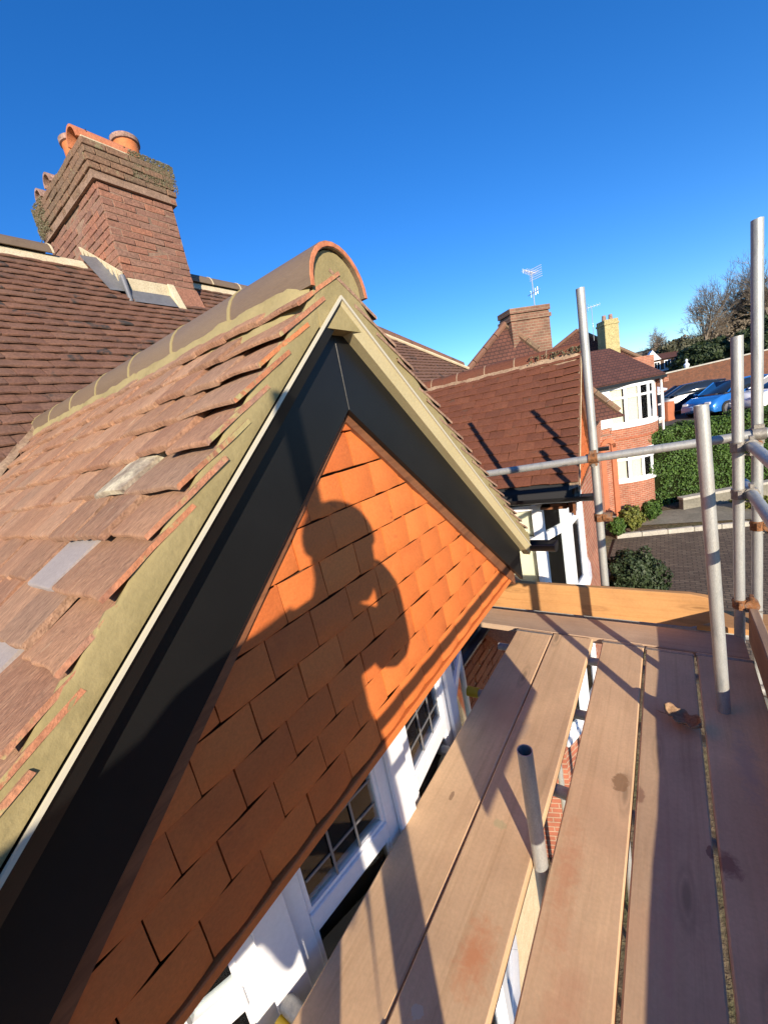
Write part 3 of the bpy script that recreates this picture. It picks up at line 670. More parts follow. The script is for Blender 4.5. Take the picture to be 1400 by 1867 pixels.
# ridge of the main roof
for i in range(20):
    y1 = -2.9 + i * .44
    if 1.7 < y1 < 3.2: continue
    if y1 + .44 > 5.95: break
    q = MB(); n = 10
    def arc(y, r_): return [Vector((RX - r_ * math.cos(math.pi * j / n), y, RZ - .055 + r_ * math.sin(math.pi * j / n))) for j in range(n + 1)]
    q.loft([arc(y1, .125) + arc(y1, .108)[::-1], arc(y1 + .425, .125) + arc(y1 + .425, .108)[::-1]])
    rt = q.build('ridge_tile', MT['ridge'], H1, smooth=True)
    q = MB(); q.loft([arc(y1 + .424, .129) + arc(y1 + .424, .108)[::-1], arc(y1 + .441, .129) + arc(y1 + .441, .108)[::-1]]); q.build('ridge_joint', MT['mortar2'], rt)
q = MB(); q.hexa([Vector((RX + d, y, RZ - .03 - d * 1.15 + h)) for d in (.07, .15) for y in (-3, 2.2) for h in (-.02, .06)]); q.hexa([Vector((RX + d, y, RZ - .03 - d * 1.15 + h)) for d in (.07, .15) for y in (3.3, 5.9) for h in (-.02, .06)])
q.build('ridge_bedding', MT['mortar2'], H1, bevel=.008)
# hip ridge
for i in range(9):
    a = mainpt(RX, 5.85).lerp(mainpt(-3.87, 9.25), i / 9); b = mainpt(RX, 5.85).lerp(mainpt(-3.87, 9.25), (i + .97) / 9)
    q = MB(); q.tube(a + Vector((0, 0, -.04)), b + Vector((0, 0, -.04)), .11, n=10); q.build('hip_tile', MT['maintile'], H1, smooth=True)
q = MB(); q.tube(mainpt(RX + .1, 5.85) + Vector((0, 0, .0)), mainpt(-3.77, 9.25) + Vector((.06, 0, .0)), .03, n=6); q.build('hip_bedding', MT['mortar2'], H1)
# valley mortar where the small ridge runs into the main roof
q = MB()
def fn(u, v):
    z = .52 - 1.3 * u; x = main_x(z) - .84; y = .99 - (.5 - z) / SL - .02
    n1 = noise.noise((u * 14, v * 4, 0)) * .02
    return (x + .03 * (v - .5) + n1 * .7, y + .05 * (v - .5), z + .012 + .015 * math.sin(v * math.pi) + n1 * .7)
q.grid(fn, 60, 4); q.build('valley_mortar', MT['dullmortar'], H1, smooth=True)

# chimney
chx0, chx1, chy0, chy1 = -6.05, -4.56, 2.41, 3.21
q = MB(); q.box(chx0 + .005, chx1 - .005, chy0 + .005, chy1 - .005, .5, 2.96)
q.box(chx0 - .035, chx1 + .035, chy0 - .035, chy1 + .035, 2.965, 3.30)
chim = q.build('chimney', MT['brickmortar'], H1)
BM = {}
def bricks_on(face, z0, rows, rh, off, mat, parent, name='brick', bl=.225):
    if face == 'x': a0, a1 = chy0 - off, chy1 + off; pos = chx1 + off
    else: a0, a1 = chx0 - off, chx1 + off; pos = chy0 - off
    for r_ in range(rows):
        z = z0 + rh * r_ + rh / 2
        a = a0 + (0 if r_ % 2 else -bl / 2)
        first = True
        while a < a1 - .02:
            s = max(a, a0); e = min(a + bl, a1); wdt = e - s - .009
            if wdt > .03:
                key = (round(wdt, 3), mat.name, rh, rng.randrange(3))
                if key not in BM: BM[key] = brick_mesh('brick', wdt, rh - .009, .09, mat, seed=len(BM))
                c = (s + e) / 2; j = rng.uniform(-.004, .007)
                if face == 'x': M = frame(Vector((pos - .045 + j, c, z)), Vector((0, 1, 0)), Vector((-1, 0, 0)), Vector((0, 0, 1)))
                else: M = frame(Vector((c, pos + .045 - j, z)), Vector((1, 0, 0)), Vector((0, 1, 0)), Vector((0, 0, 1)))
                place(name, BM[key], M, parent)
            a += bl
bricks_on('x', 2.06, 13, .0695, 0, MT['brick'], chim)
bricks_on('y', 2.06, 13, .0695, 0, MT['brick'], chim)
bricks_on('x', 2.97, 1, .0695, .03, MT['brick'], chim); bricks_on('y', 2.97, 1, .0695, .03, MT['capbrick'], chim)
bricks_on('x', 3.04, 4, .0695, .052, MT['capbrick'], chim); bricks_on('y', 3.04, 4, .0695, .052, MT['capbrick'], chim)
q = MB(); q.box(chx0 - .03, chx1 + .03, chy0 - .03, chy1 + .03, 3.318, 3.345); q.hexa([Vector((x, y, z)) for x in (chx0, chx1) for y in (chy0, chy1) for z in (3.345, 3.36)])
q.build('flaunching', MT['mortar2'], chim, bevel=.01)
# render skirt and flashing
q = MB(); q.box(chx1 - .05, chx1 + .016, chy0 + .02, chy0 + .52, 1.86, 2.055); q.build('painted_fillet', MT['mortar2'], chim, bevel=.006)
q = MB(); q.hexa([Vector((chx1 - .05, chy0 + .53, 1.72)), Vector((chx1 - .05, chy0 + .53, 2.055)), Vector((chx1 - .05, chy1 + .02, 1.72)), Vector((chx1 - .05, chy1 + .02, 2.055)), Vector((chx1 + .085, chy0 + .53, 1.72)), Vector((chx1 + .012, chy0 + .53, 2.05)), Vector((chx1 + .085, chy1 + .06, 1.72)), Vector((chx1 + .012, chy1 + .01, 2.05))])
q.build('cement_skirt', MT['brick'], chim, bevel=.008)
q = MB(); q.hexa([Vector((chx1 + .0, chy0 - .02, 1.80)), Vector((chx1 + .0, chy0 - .02, 1.93)), Vector((chx1 + .0, chy0 + .44, 1.80)), Vector((chx1 + .0, chy0 + .44, 1.93)), Vector((chx1 + .13, chy0 - .02, 1.775)), Vector((chx1 + .022, chy0 - .02, 1.93)), Vector((chx1 + .13, chy0 + .44, 1.775)), Vector((chx1 + .022, chy0 + .44, 1.93))]); q.build('lead_apron', MT['lead'], chim)
q = MB(); q.hexa([Vector((chx1 + .018, chy0 + .44, 1.77)), Vector((chx1 + .018, chy0 + .44, 2.06)), Vector((chx1 + .018, chy0 + .535, 1.77)), Vector((chx1 + .018, chy0 + .52, 2.06)), Vector((chx1 + .115, chy0 + .45, 1.77)), Vector((chx1 + .03, chy0 + .44, 2.06)), Vector((chx1 + .115, chy0 + .55, 1.77)), Vector((chx1 + .03, chy0 + .52, 2.06))]); q.build('mortar_band', MT['mortar2'], chim, bevel=.006)
# side flashing follows the roof slope on the face towards the camera
def rz_at(X): return min(.45 - 1.15 * (X + 3.3), RZ + .02)
def tz_at(X): return 2.08 + (chx1 - X) * .72
def sidept(X, dz, dy): return Vector((X, chy0 - dy, rz_at(X) + dz))
def toppt(X, dz, dy): return Vector((X, chy0 - dy, tz_at(X) + dz))
q = MB(); xa, xb = -5.28, -4.545
for u0, u1 in ((xa, RX), (RX, xb)): q.hexa([sidept(u0, -.05, .010), toppt(u0, .0, .010), sidept(u0, -.05, .02), toppt(u0, .0, .02), sidept(u1, -.05, .010), toppt(u1, .0, .010), sidept(u1, -.05, .02), toppt(u1, .0, .02)]); q.build('side_flashing', MT['lead'], chim)
q = MB(); q.hexa([sidept(RX, .03, .02), sidept(RX, .045, .02), sidept(RX, .024, .19), sidept(RX, .038, .19), sidept(xb, .03, .02), sidept(xb, .045, .02), sidept(xb, .024, .19), sidept(xb, .038, .19)]); q.build('soaker', MT['lead'], chim)
for i in range(9):
    x0 = xa + (xb - xa) * i / 9; x1 = xa + (xb - xa) * (i + .99) / 9; xm = x0 + (x1 - x0) * rng.uniform(.45, .7); dp = -.10 + rng.uniform(-.03, .02)
    q = MB(); q.add([toppt(x0, .035, .012), toppt(x1, .035, .012), toppt(xm, dp, .012), toppt(x0, .03, .032), toppt(x1, .03, .032), toppt(xm, dp, .026)], [[0, 1, 2], [3, 5, 4], [0, 3, 4, 1], [1, 4, 5, 2], [2, 5, 3, 0]])
    q.build('mortar_tooth', MT['mortar2'], chim)
q = MB(); q.tube(Vector((chx1 + .02, chy0 - .03, 2.06)), Vector((chx1 + .09, chy0 - .05, 1.78)), .028, .022, 10); q.build('lead_roll', MT['lead'], chim, smooth=True)
q = MB(); q.hexa([Vector((x, y, z)) for x, dx in ((-5.6, 0), (-5.15, 0)) for y in (1.98, 2.42) for z in (2.18, 2.40 if x < -5.3 else 2.36)]); q.build('mortar_haunch', MT['mortar2'], chim, bevel=.05, seg=2)
# pots and hoods
def pot(x, y, r0, r1, h, z=3.35):
    q = MB(); n = 24
    prof = [(r0, 0), (r0 * .98, .02), (r1 * .97, h * .75), (r1, h - .06)]
    rings = [[Vector((x + r_ * math.cos(2 * math.pi * i / n), y + r_ * math.sin(2 * math.pi * i / n), z + hh)) for i in range(n)] for r_, hh in prof]
    q.loft(rings, caps=False); p = q.build('chimney_pot', MT['pot'], chim, smooth=True)
    prof = [(r1, h - .062), (r1 + .018, h - .055), (r1 + .02, h - .01), (r1 + .008, h), (r1 - .025, h), (r1 - .03, h - .25)]
    rings = [[Vector((x + r_ * math.cos(2 * math.pi * i / n), y + r_ * math.sin(2 * math.pi * i / n), z + hh)) for i in range(n)] for r_, hh in prof]
    q = MB(); q.loft(rings, caps=False); q.build('pot_rim', MT['potrim'], p, smooth=True)
pot(-4.90, 3.05, .122, .132, .40); pot(-5.22, 2.64, .11, .118, .39)
def hood(x, y0, y1, r_, z, mat):
    q = MB(); n = 12
    def arc(y, rr): return [Vector((x - rr * math.cos(math.pi * j / n), y, z + 1.25 * rr * math.sin(math.pi * j / n))) for j in range(n + 1)]
    q.loft([arc(y0, r_) + arc(y0, r_ - .018)[::-1], arc(y1, r_) + arc(y1, r_ - .018)[::-1]]); q.build('vent_hood', mat, chim, smooth=True)
    MB().add([(x - r_ + .02, y0 + .12, z), (x + r_ - .02, y0 + .12, z), (x + r_ - .02, y0 + .12, z + r_), (x - r_ + .02, y0 + .12, z + r_)], [[0, 1, 2, 3]]).build('flue_opening', MT['dark'], chim)
hood(-4.70, 2.37, 2.98, .115, 3.36, MT['terra']); hood(-5.52, 2.37, 2.95, .095, 3.36, MT['potrim']); hood(-5.85, 2.37, 2.95, .09, 3.36, MT['potrim'])
# moss clump on the cap
q = MB(); rm = random.Random(11)
for i in range(3200):
    t = rm.random()
    if rm.random() < .55: p = Vector((chx1 + .049, 2.78 + .52 * rm.random() ** .7, 3.08 + .3 * rm.random() ** .6))
    elif rm.random() < .5: p = Vector((chx1 - .3 * rm.random(), 2.85 + .42 * rm.random(), 3.37))
    else: p = Vector((chx0 + .35 * rm.random() ** 1.5 - .05, chy0 - .055, 3.0 + .36 * rm.random()))
    s = rm.uniform(.004, .010)
    M = Matrix.Translation(p) @ Matrix.Rotation(rm.random() * 6, 4, Vector((rm.random(), rm.random(), rm.random() + .1)).normalized())
    vs = [M @ (Vector(v) * s) for v in ((1, 0, 0), (-1, 0, 0), (0, 1, 0), (0, -1, 0), (0, 0, 1), (0, 0, -1))]
    q.add(vs, [[0, 2, 4], [2, 1, 4], [1, 3, 4], [3, 0, 4], [2, 0, 5], [1, 2, 5], [3, 1, 5], [0, 3, 5]])
tag(q.build('moss', MT['moss'], chim), None, None, kind='stuff')
# house 1 body: main wall, brick porch wall beside the bay, downpipe
MB().box(-8.3, -2.2, -3, 12.4, -6.3, -1.0).build('main_wall', MT['brickwallB'], H1)
MB().box(-2.3, -1.62, -.2, 2.2, -6.3, -1.1).build('bay_block', MT['render'], H1)
q = MB(); q.box(-1.60, -1.268, 1.95, 3.3, -6.2, -1.64); porch = q.build('porch_wall', MT['creammortar'], H1)
for r_ in range(14):
    z = -1.68 - .075 * r_
    yb = 1.95 + (0.112 if r_ % 2 else 0)
    if r_ % 2: 
        key = 'half'
        if key not in BM: BM[key] = brick_mesh('brick', .10, .062, .09, MT['redbrick'], 5)
        place('brick', BM[key], frame(Vector((-1.3, 1.95 + .052, z)), Vector((0, 1, 0)), Vector((-1, 0, 0)), Vector((0, 0, 1))), porch)
    while yb < 3.2:
        key = ('porch', rng.randrange(3))
        if key not in BM: BM[key] = brick_mesh('brick', .212, .062, .09, MT['redbrick'], len(BM))
        place('brick', BM[key], frame(Vector((-1.3 + rng.uniform(-.003, .003), yb + .11, z)), Vector((0, 1, 0)), Vector((-1, 0, 0)), Vector((0, 0, 1))), porch)
        yb += .225
q = MB(); n = 10
def sec(y, r_): return [Vector((-1.20 + r_ * math.cos(math.pi + math.pi * j / n), y, -1.60 + r_ * math.sin(math.pi + math.pi * j / n))) for j in range(n + 1)]
q.loft([sec(1.85, .055) + sec(1.85, .049)[::-1], sec(2.75, .055) + sec(2.75, .049)[::-1]]); q.build('porch_gutter', MT['blackplastic'], H1, smooth=True)
q = MB(); q.tube((-1.17, 1.98, -1.25), (-1.17, 1.98, -5.9), .034, n=14); q.tube((-1.17, 1.98, -1.25), (-1.3, 2.1, -1.1), .034, n=14); q.build('downpipe', MT['blackplastic'], H1, smooth=True)
q = MB(); q.hexa([Vector((-1.8, 2.6, -1.35)), Vector((-1.8, 2.6, -1.3)), Vector((-1.8, 3.6, -1.35)), Vector((-1.8, 3.6, -1.3)), Vector((-1.05, 2.6, -1.85)), Vector((-1.05, 2.6, -1.8)), Vector((-1.05, 3.6, -1.85)), Vector((-1.05, 3.6, -1.8))]); q.build('porch_roof', MT['terra'], H1)
MB().box(-1.61, -1.5, 1.9, 2.6, -1.62, -1.1).build('porch_soffit', MT['render'], H1)

# ------------------------------------------------------------------ house 2
F2 = Matrix.Translation((-.86, 5.3, 0)) @ Matrix.Rotation(R(4), 4, 'Z')
mats2 = dict(trim=MT['mortar2'], under_l=MT['brown'], under_r=MT['brown'], barge=MT['brown'], mortar=MT['dullmortar'], ridge=MT['nbtile'], terra=MT['terra'], edge=MT['nbtile'], fillet=MT['brown'])
H2 = gable_house('neighbour_house', 'brown tiled gable house next door behind the scaffold, with white bay windows', F2, -5.6, False, TM_nb, mats2, 3.2)
bow_window(H2, F2, False, True, zb=-2.62)
bow_window(H2, F2, False, True, -2.62, -2.95, -3.03, -4.0)
# moss on the ridge end
q = MB(); rm = random.Random(4)
for i in range(200):
    p = F2 @ Vector((.1 - rm.random() ** 1.6 * .55, -.13 + rm.uniform(-.05, .03), .42 + rm.random() * .06)); s = rm.uniform(.005, .012)
    q.add([p + Vector(v) * s for v in ((1, 0, 0), (-1, 0, 0), (0, 1, 0), (0, -1, 0), (0, 0, 1), (0, 0, -1))], [[0, 2, 4], [2, 1, 4], [1, 3, 4], [3, 0, 4], [2, 0, 5], [1, 2, 5], [3, 1, 5], [0, 3, 5]])
tag(q.build('ridge_moss', MT['moss'], H2), None, None, kind='stuff')
MB().box(-3.2, -1.45, 4.0, 8.2, -5.9, -1.1).build('front_wall', MT['brickwallB'], H2)
# brick pier right of the bay and porch arch wall
q = MB(); q.box(-1.5, -1.18, 7.05, 8.1, -5.8, -.95); q.build('brick_pier', MT['brickwallB'], H2)
# hipped roof and chimney behind
q = MB()
ap = Vector((-3.6, 12.1, 2.2)); bl = Vector((-6.2, 9.2, -.9)); br = Vector((-.9, 12.6, -.9)); bk = Vector((-6.5, 17, -.9)); ap2 = Vector((-4.6, 15.0, 2.2))
q.add([ap, bl, br, bk, ap2, Vector((-1.5, 16.5, -.9))], [[0, 1, 2], [0, 4, 3, 1], [0, 2, 5, 4], [4, 5, 3]])
hr = q.build('hipped_roof', MT['fartile'], H2)
for a, b in ((ap, bl), (ap, br), (ap, ap2)):
    d = b - a
    for i in range(10):
        q = MB(); q.tube(a + d * (i / 10) * .95, a + d * ((i + .96) / 10) * .95, .09, n=8); q.build('hip_tile', MT['capbrick'] if b is br else MT['maintile'], hr, smooth=True)
MB().box(-6.0, -1.9, 10.2, 16.5, -5.9, -.9).build('rear_wall', MT['brickwallB'], H2)
cb = Matrix.Translation((-3.2, 12.6, -.27)) @ Matrix.Rotation(R(-40), 4, 'Z')
q = MB(); q.box(-.28, .28, -.62, .62, .8, 2.62); q.box(-.32, .32, -.66, .66, 2.45, 2.55); q.box(-.31, .31, -.65, .65, 2.64, 2.78)
chim2 = q.build('rear_chimney', brick_mat('rear_chimney_brick', ((0.17, 0.085, 0.055), (0.23, 0.11, 0.07)), (0.26, 0.2, 0.13), ax='B'), H2, cb)
# tv aerial
def yagi(name, label, base, h, heading, n, size, par=None):
    t_ = thing(name, label, 'aerial', base)
    b = Vector(base); q = MB(); q.tube(b, b + Vector((0, 0, h)), .014, n=6); q.build('mast', MT['aerial'], t_)
    d = Vector((math.cos(heading), math.sin(heading), .1)).normalized(); s_ = Vector((-math.sin(heading), math.cos(heading), 0))
    top = b + Vector((0, 0, h * .97))
    q = MB(); q.tube(top - d * size * .4, top + d * size * .6, .01, n=6)
    for i in range(n):
        p = top - d * size * .35 + d * size * .95 * i / (n - 1); l_ = size * (.28 - .1 * i / n)
        q.tube(p - s_ * l_, p + s_ * l_, .006, n=5)
        q.tube(p - s_ * l_ * .5 + Vector((0, 0, -.06)), p - s_ * l_ * .5 + Vector((0, 0, .06)), .006, n=5)
    q.build('boom', MT['plate'], t_)
    q = MB(); p = top - d * size * .4
    for z in lin(-.14, .14, 5): q.tube(p + s_ * .2 + Vector((0, 0, z)), p - s_ * .2 + Vector((0, 0, z)), .007, n=5)
    q.build('reflector', MT['plate'], t_)
    q = MB(); p = b + Vector((0, 0, h * .45)); d2 = Vector((math.cos(heading + 1.2), math.sin(heading + 1.2), 0)); q.tube(p - d2 * .25, p + d2 * .3, .009, n=5)
    for i in range(4): q.tube(p + d2 * (.1 * i - .1) - Vector((0, 0, .09)), p + d2 * (.1 * i - .1) + Vector((0, 0, .09)), .006, n=5)
    q.build('lower_array', MT['aerial'], t_)
yagi('tv_aerial', 'white many-armed television aerial on the tall brick chimney', (-2.95, 12.9, 2.45), 1.05, R(250), 7, .5)

# ------------------------------------------------------------------ house 3 (bow windows facing us)
F3 = Matrix.Translation((-1.17, 17.3, 0)) @ Matrix.Rotation(R(-36), 4, 'Z')
H3 = thing('bow_window_house', 'orange brick house with white curved bow windows on two floors beside the hedge', 'house', F3 @ Vector((0, 0, -5.0)), R(-36))
MB().box(-4, 0, -3.2, 1.55, -5.3, -.05).build('wall', MT['brickwallB'], H3, F3)
def roofq(pts, nm, mat, par, F, th=.08):
    p = [Vector(v) for v in pts]; n_ = (p[1] - p[0]).cross(p[3] - p[0]).normalized() * th
    q = MB(); q.hexa([p[0], p[0] + n_, p[1], p[1] + n_, p[3], p[3] + n_, p[2], p[2] + n_]); return q.build(nm, mat, par, F)
roofq([(.35, -2.2, -.06), (.35, 1.5, -.06), (-1.9, 1.5, 1.35), (-1.9, -3.5, 1.35)], 'roof', MT['fartile'], H3, F3)
roofq([(-4.2, -3.5, -.06), (-4.2, 1.5, -.06), (-1.9, 1.5, 1.35), (-1.9, -3.5, 1.35)], 'rear_roof', MT['fartile'], H3, F3, -.08)
q = MB(); q.hexa([Vector((x, y, z)) for x in (-4.0, .3) for y, zz in ((1.5, 0), (1.75, 0)) for z in (-.3, 1.3 if x < 0 else -.1)]); q.build('parapet', MT['brickwallB'], H3, F3)
MB().box(.3, .42, -2.1, 1.52, -.14, -.04).build('gutter', MT['blackplastic'], H3, F3)
MB().tube((.2, 1.5, -.1), (.2, 1.5, -4.8), .04).build('downpipe', MT['white'], H3, F3)
def bow3(yc, hw, z0, z1, bulge, par, n=5):
    pts = [Vector((.05 + bulge * math.cos((i / n - .5) * math.pi * .85) - bulge * math.cos(.425 * math.pi), yc - hw + 2 * hw * i / n, 0)) for i in range(n + 1)]
    zt = z1 - (z1 - z0) * .3
    fr = MB()
    for i in range(n):
        a, b = pts[i], pts[i + 1]; t = (b - a).normalized(); nn_ = Vector((t.y, -t.x, 0)); L = (b - a).length
        def s(u0, u1, za, zb, d0, d1): return [a + t * u + nn_ * d + Vector((0, 0, z)) for d in (d0, d1) for u in (u0, u1) for z in (za, zb)]
        for u0, u1, za, zb in ((0, .055, z0, z1), (L - .055, L, z0, z1), (.055, L - .055, z0, z0 + .09), (.055, L - .055, z1 - .1, z1), (.055, L - .055, zt - .04, zt + .04)):
            fr.hexa(s(u0, u1, za, zb, -.06, .0))
    f = fr.build('window', MT['white'], par, F3)
    for i in range(n):
        a, b = pts[i], pts[i + 1]; t = (b - a).normalized(); nn_ = Vector((t.y, -t.x, 0)); L = (b - a).length
        for za, zb in ((z0 + .09, zt - .04), (zt + .04, z1 - .1)):
            MB().hexa([a + t * u + nn_ * d + Vector((0, 0, z)) for d in (-.035, -.03) for u in (.05, L - .05) for z in (za, zb)]).build('pane', MT['clearglass'], f, F3)
        q = MB(); u0, u1 = (.06, L - .1) if i % 2 == 0 else (.1, L - .06)
        q.hexa([a + t * u + nn_ * d + Vector((0, 0, z)) for d in (-.075, -.065) for u in (u0, u1) for z in (z0 + .06, z1 - .06)]); q.build('blind', MT['cream_blind'], f, F3)
    return pts
pts = bow3(.25, 1.15, -1.50, -.14, .62, H3)
def band(pts, z0, z1, d, nm, mat):
    q = MB(); r0 = [p + Vector((d, 0, z0)) for p in pts] + [pts[-1] + Vector((-.6, 0, z0)), pts[0] + Vector((-.6, 0, z0))]
    r1 = [v + Vector((0, 0, z1 - z0)) for v in r0]; q.loft([r0, r1]); return q.build(nm, mat, H3, F3)
band(pts, -1.62, -1.50, .05, 'upper_sill', MT['white'])
band(pts, -2.42, -1.62, -.02, 'apron', MT['brickwallB']); band(pts, -2.02, -1.99, .03, 'string_course', MT['orangebrick'])
bow3(.25, 1.15, -3.55, -2.42, .62, H3)
band(pts, -3.62, -3.55, .05, 'lower_sill', MT['white']); band(pts, -5.3, -3.62, -.02, 'base', MT['brickwallB'])
MB().box(-.1, .12, -2.0, -.9, -1.5, -.14).build('side_panel', MT['white'], H3, F3)
# wing left of the bow with a narrow porch arch
q = MB(); q.box(-1.5, .5, -3.2, -1.25, -5.3, -1.7); q.build('porch_wing', MT['brickwallB'], H3, F3)
q = MB(); q.box(.5, .56, -2.0, -1.78, -5.2, -2.0); q.box(.5, .56, -1.5, -1.28, -5.2, -2.0)
n = 8; q.loft([[Vector((x, -1.64 - .36 * math.cos(math.pi * j / n), -2.15 + .36 * math.sin(math.pi * j / n))) for j in range(n + 1)] + [Vector((x, -1.64 - .2 * math.cos(math.pi * j / n), -2.15 + .2 * math.sin(math.pi * j / n))) for j in range(n, -1, -1)] for x in (.5, .56)])
q.build('porch_arch', MT['orangebrick'], H3, F3)
# second roof with yellow rendered chimney, behind house 3
H5 = thing('rear_roof_house', 'dark hipped roof with a yellow rendered chimney rising behind the brown roofs', 'house', (-3.6, 24.5, -3.0))
ap = Vector((-3.55, 24.0, 3.0))
q = MB(); q.add([ap, Vector((-8, 22.6, .4)), Vector((-.9, 24.3, .9)), Vector((-1.5, 28, .6)), Vector((-8, 28, .4)), Vector((-4.2, 26, 3.0))], [[0, 1, 2], [0, 2, 3, 5], [5, 3, 4], [0, 5, 4, 1]]); q.build('roof', MT['fartile'], H5)
q = MB(); q.tube(ap, Vector((-.9, 24.3, .95)), .09, n=8); q.build('hip_ridge', MT['capbrick'], H5); q = MB(); q.tube(ap, Vector((-8, 22.6, .45)), .09, n=8); q.build('hip_ridge', MT['maintile'], H5)
MB().box(-7.6, -1.6, 24.2, 27.8, -3.6, .7).build('wall', MT['brickwallB'], H5)
q = MB(); q.box(-.34, .34, -.34, .34, .2, 2.95); q.box(-.37, .37, -.37, .37, 2.7, 2.8); q.build('rendered_chimney', MT['yellowrender'], H5, Matrix.Translation((-2.15, 23.25, 0)) @ Matrix.Rotation(R(37), 4, 'Z'), bevel=.02)
for dx, dy in ((-.12, -.05), (.14, .1)):
    q = MB(); q.tube((-2.15 + dx, 23.25 + dy, 2.94), (-2.15 + dx, 23.25 + dy, 3.2), .1, .08, 10); q.build('chimney_pot', MT['potrim'], H5, smooth=True)
yagi('tv_aerial', 'small dark television aerial between the scaffold pole and the yellow chimney', (-2.75, 23.2, 2.2), 1.6, R(30), 5, .6)
# house 4: a white bay further along
H4 = thing('white_bay_house', 'distant house showing only a narrow white bay window right of the bow windows', 'house', (-.9, 23.8, -3.0), R(-30))
F4 = Matrix.Translation((-.95, 23.9, 0)) @ Matrix.Rotation(R(-30), 4, 'Z')
MB().box(-3, .1, -2, .9, -4, 1.0).build('wall', MT['brickwallB'], H4, F4)
f = MB(); f.box(.1, .5, -.3, .85, -2.2, -2.05); f.box(.1, .5, -.3, .85, -.95, -.8)
for y0, y1 in ((-.3, -.2), (.2, .35), (.72, .85)): f.box(.1, .5, y0, y1, -2.05, -.95)
f.box(.1, .49, -.2, .72, -1.45, -1.38); f4 = f.build('bay_window', MT['white'], H4, F4)
for y0, y1 in ((-.2, .2), (.35, .72)):
    for z0, z1 in ((-2.05, -1.45), (-1.38, -.95)): MB().box(.42, .44, y0, y1, z0, z1).build('pane', MT['carglass'], f4, F4)
roofq([(.6, -.4, -.8), (.6, .95, -.8), (.0, .95, -.6), (.0, -.4, -.6)], 'bay_roof', MT['white'], H4, F4)
MB().box(.1, .46, -.25, .8, -3.2, -2.2).build('bay_base', MT['kerb'], H4, F4)
MB().box(.2, .6, .95, 1.5, -4.0, -1.4).build('gate_pier', MT['orangebrick'], H4, F4)

# ------------------------------------------------------------------ hedge, shrubs, trees
def leaf_cloud(q, n, samp, size, r, flat=.0):
    for i in range(n):
        p, out = samp(r)
        s = size * r.uniform(.6, 1.4)
        d = (out + Vector((r.gauss(0, .7), r.gauss(0, .7), r.gauss(0, .7)))).normalized(); a = d.orthogonal().normalized(); a.rotate(Matrix.Rotation(r.random() * 6.3, 3, d)); b = d.cross(a)
        q.add([p + a * s, p + b * s * .55, p - a * s, p - b * s * .55], [[0, 1, 2, 3]])
    return q
def box_hedge(name, label, a, b, th, z0, z1, n, mat, size=.05):
    A_, B_ = Vector((*a, 0)), Vector((*b, 0)); d = (B_ - A_); L = d.length; d.normalize(); nn_ = Vector((d.y, -d.x, 0))
    t_ = thing(name, label, 'hedge', ((A_.x + B_.x) / 2, (A_.y + B_.y) / 2, z0))
    M = frame(A_, d, -nn_, Vector((0, 0, 1)))
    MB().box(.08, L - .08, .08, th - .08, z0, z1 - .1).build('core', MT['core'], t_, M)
    def samp(r):
        f = r.random(); u = r.random() * L
        lump = .14 * noise.noise((u * 1.3, f * 5, 3)) 
        if f < .62:
            z = z0 + (z1 - z0) * r.random(); y = -.02 + lump + .2 * noise.noise((u * 1.6, z * 1.6, 1.)); o = Vector((0, -1, .25))
            p = Vector((u, y + r.uniform(0, .12), z))
        elif f < .9: p = Vector((u, th * r.random(), z1 + .18 * noise.noise((u * 2, 7., 0)) + r.uniform(-.1, .03))); o = Vector((0, 0, 1))
        else:
            e = r.random() < .6; p = Vector((0 if e else L, th * r.random(), z0 + (z1 - z0) * r.random())); o = Vector((-1 if e else 1, 0, 0))
        return M @ p, (M.to_3x3() @ o)
    leaf_cloud(MB_ := MB(), n, samp, size, random.Random(9)); MB_.build('foliage', mat, t_)
    return t_
box_hedge('hedge', 'tall clipped green hedge below the parked cars', (-.62, 17.3), (6.2, 22.3), 1.5, -4.9, -2.03, 34000, MT['hedge'], .042)
def bush(name, label, c, rad, n, mat, size, cat='shrub', group=None, seed=0):
    t_ = thing(name, label, cat, (c[0], c[1], c[2] - rad[2]), 0, group); C = Vector(c); sd_ = seed * 3.7
    def samp(r):
        d = Vector((r.gauss(0, 1), r.gauss(0, 1), r.gauss(0, 1))).normalized()
        k_ = .78 + .35 * noise.noise(d * 2.3 + Vector((sd_, 0, 0))) ; k_ *= 1 - .35 * r.random() ** 2
        return C + Vector((d.x * rad[0], d.y * rad[1], d.z * rad[2])) * k_, d
    q = MB()
    for i in range(5): q.tube(C - Vector((0, 0, rad[2])), C + Vector((math.cos(i * 1.3) * rad[0] * .5, math.sin(i * 1.3) * rad[1] * .5, rad[2] * .3)), .03, .008, 5)
    q.build('stems', MT['bark'], t_)
    leaf_cloud(MB_ := MB(), n, samp, size, random.Random(seed)); MB_.build('crown', mat, t_); return t_
bush('rounded_bush', 'dark green garden bush at the foot of the near scaffold pole', (-.75, 9.9, -4.35), (.75, .8, .72), 9000, MT['evergreen'], .04, seed=1)
bush('garden_shrub', 'bright yellow-green shrub under the lower bow window', (-1.05, 14.6, -4.35), (.42, .45, .48), 3500, MT['shrub'], .04, seed=2, group='shrubs under the bow window')
bush('garden_shrub', 'small yellow-green shrub left of the brighter one under the bow window', (-1.45, 14.15, -4.5), (.3, .3, .35), 2000, MT['hedge'], .04, seed=3, group='shrubs under the bow window')
bush('garden_shrub', 'low green shrub between the brick bay and the hedge', (-.55, 15.7, -4.4), (.35, .4, .4), 2200, MT['hedge'], .04, seed=4, group='shrubs under the bow window')
bush('verge_plant', 'low pale green plants on the strip behind the scaffold standard', (2.3, 16.9, -4.6), (.8, .35, .22), 2500, MT['shrub'], .04, seed=6)

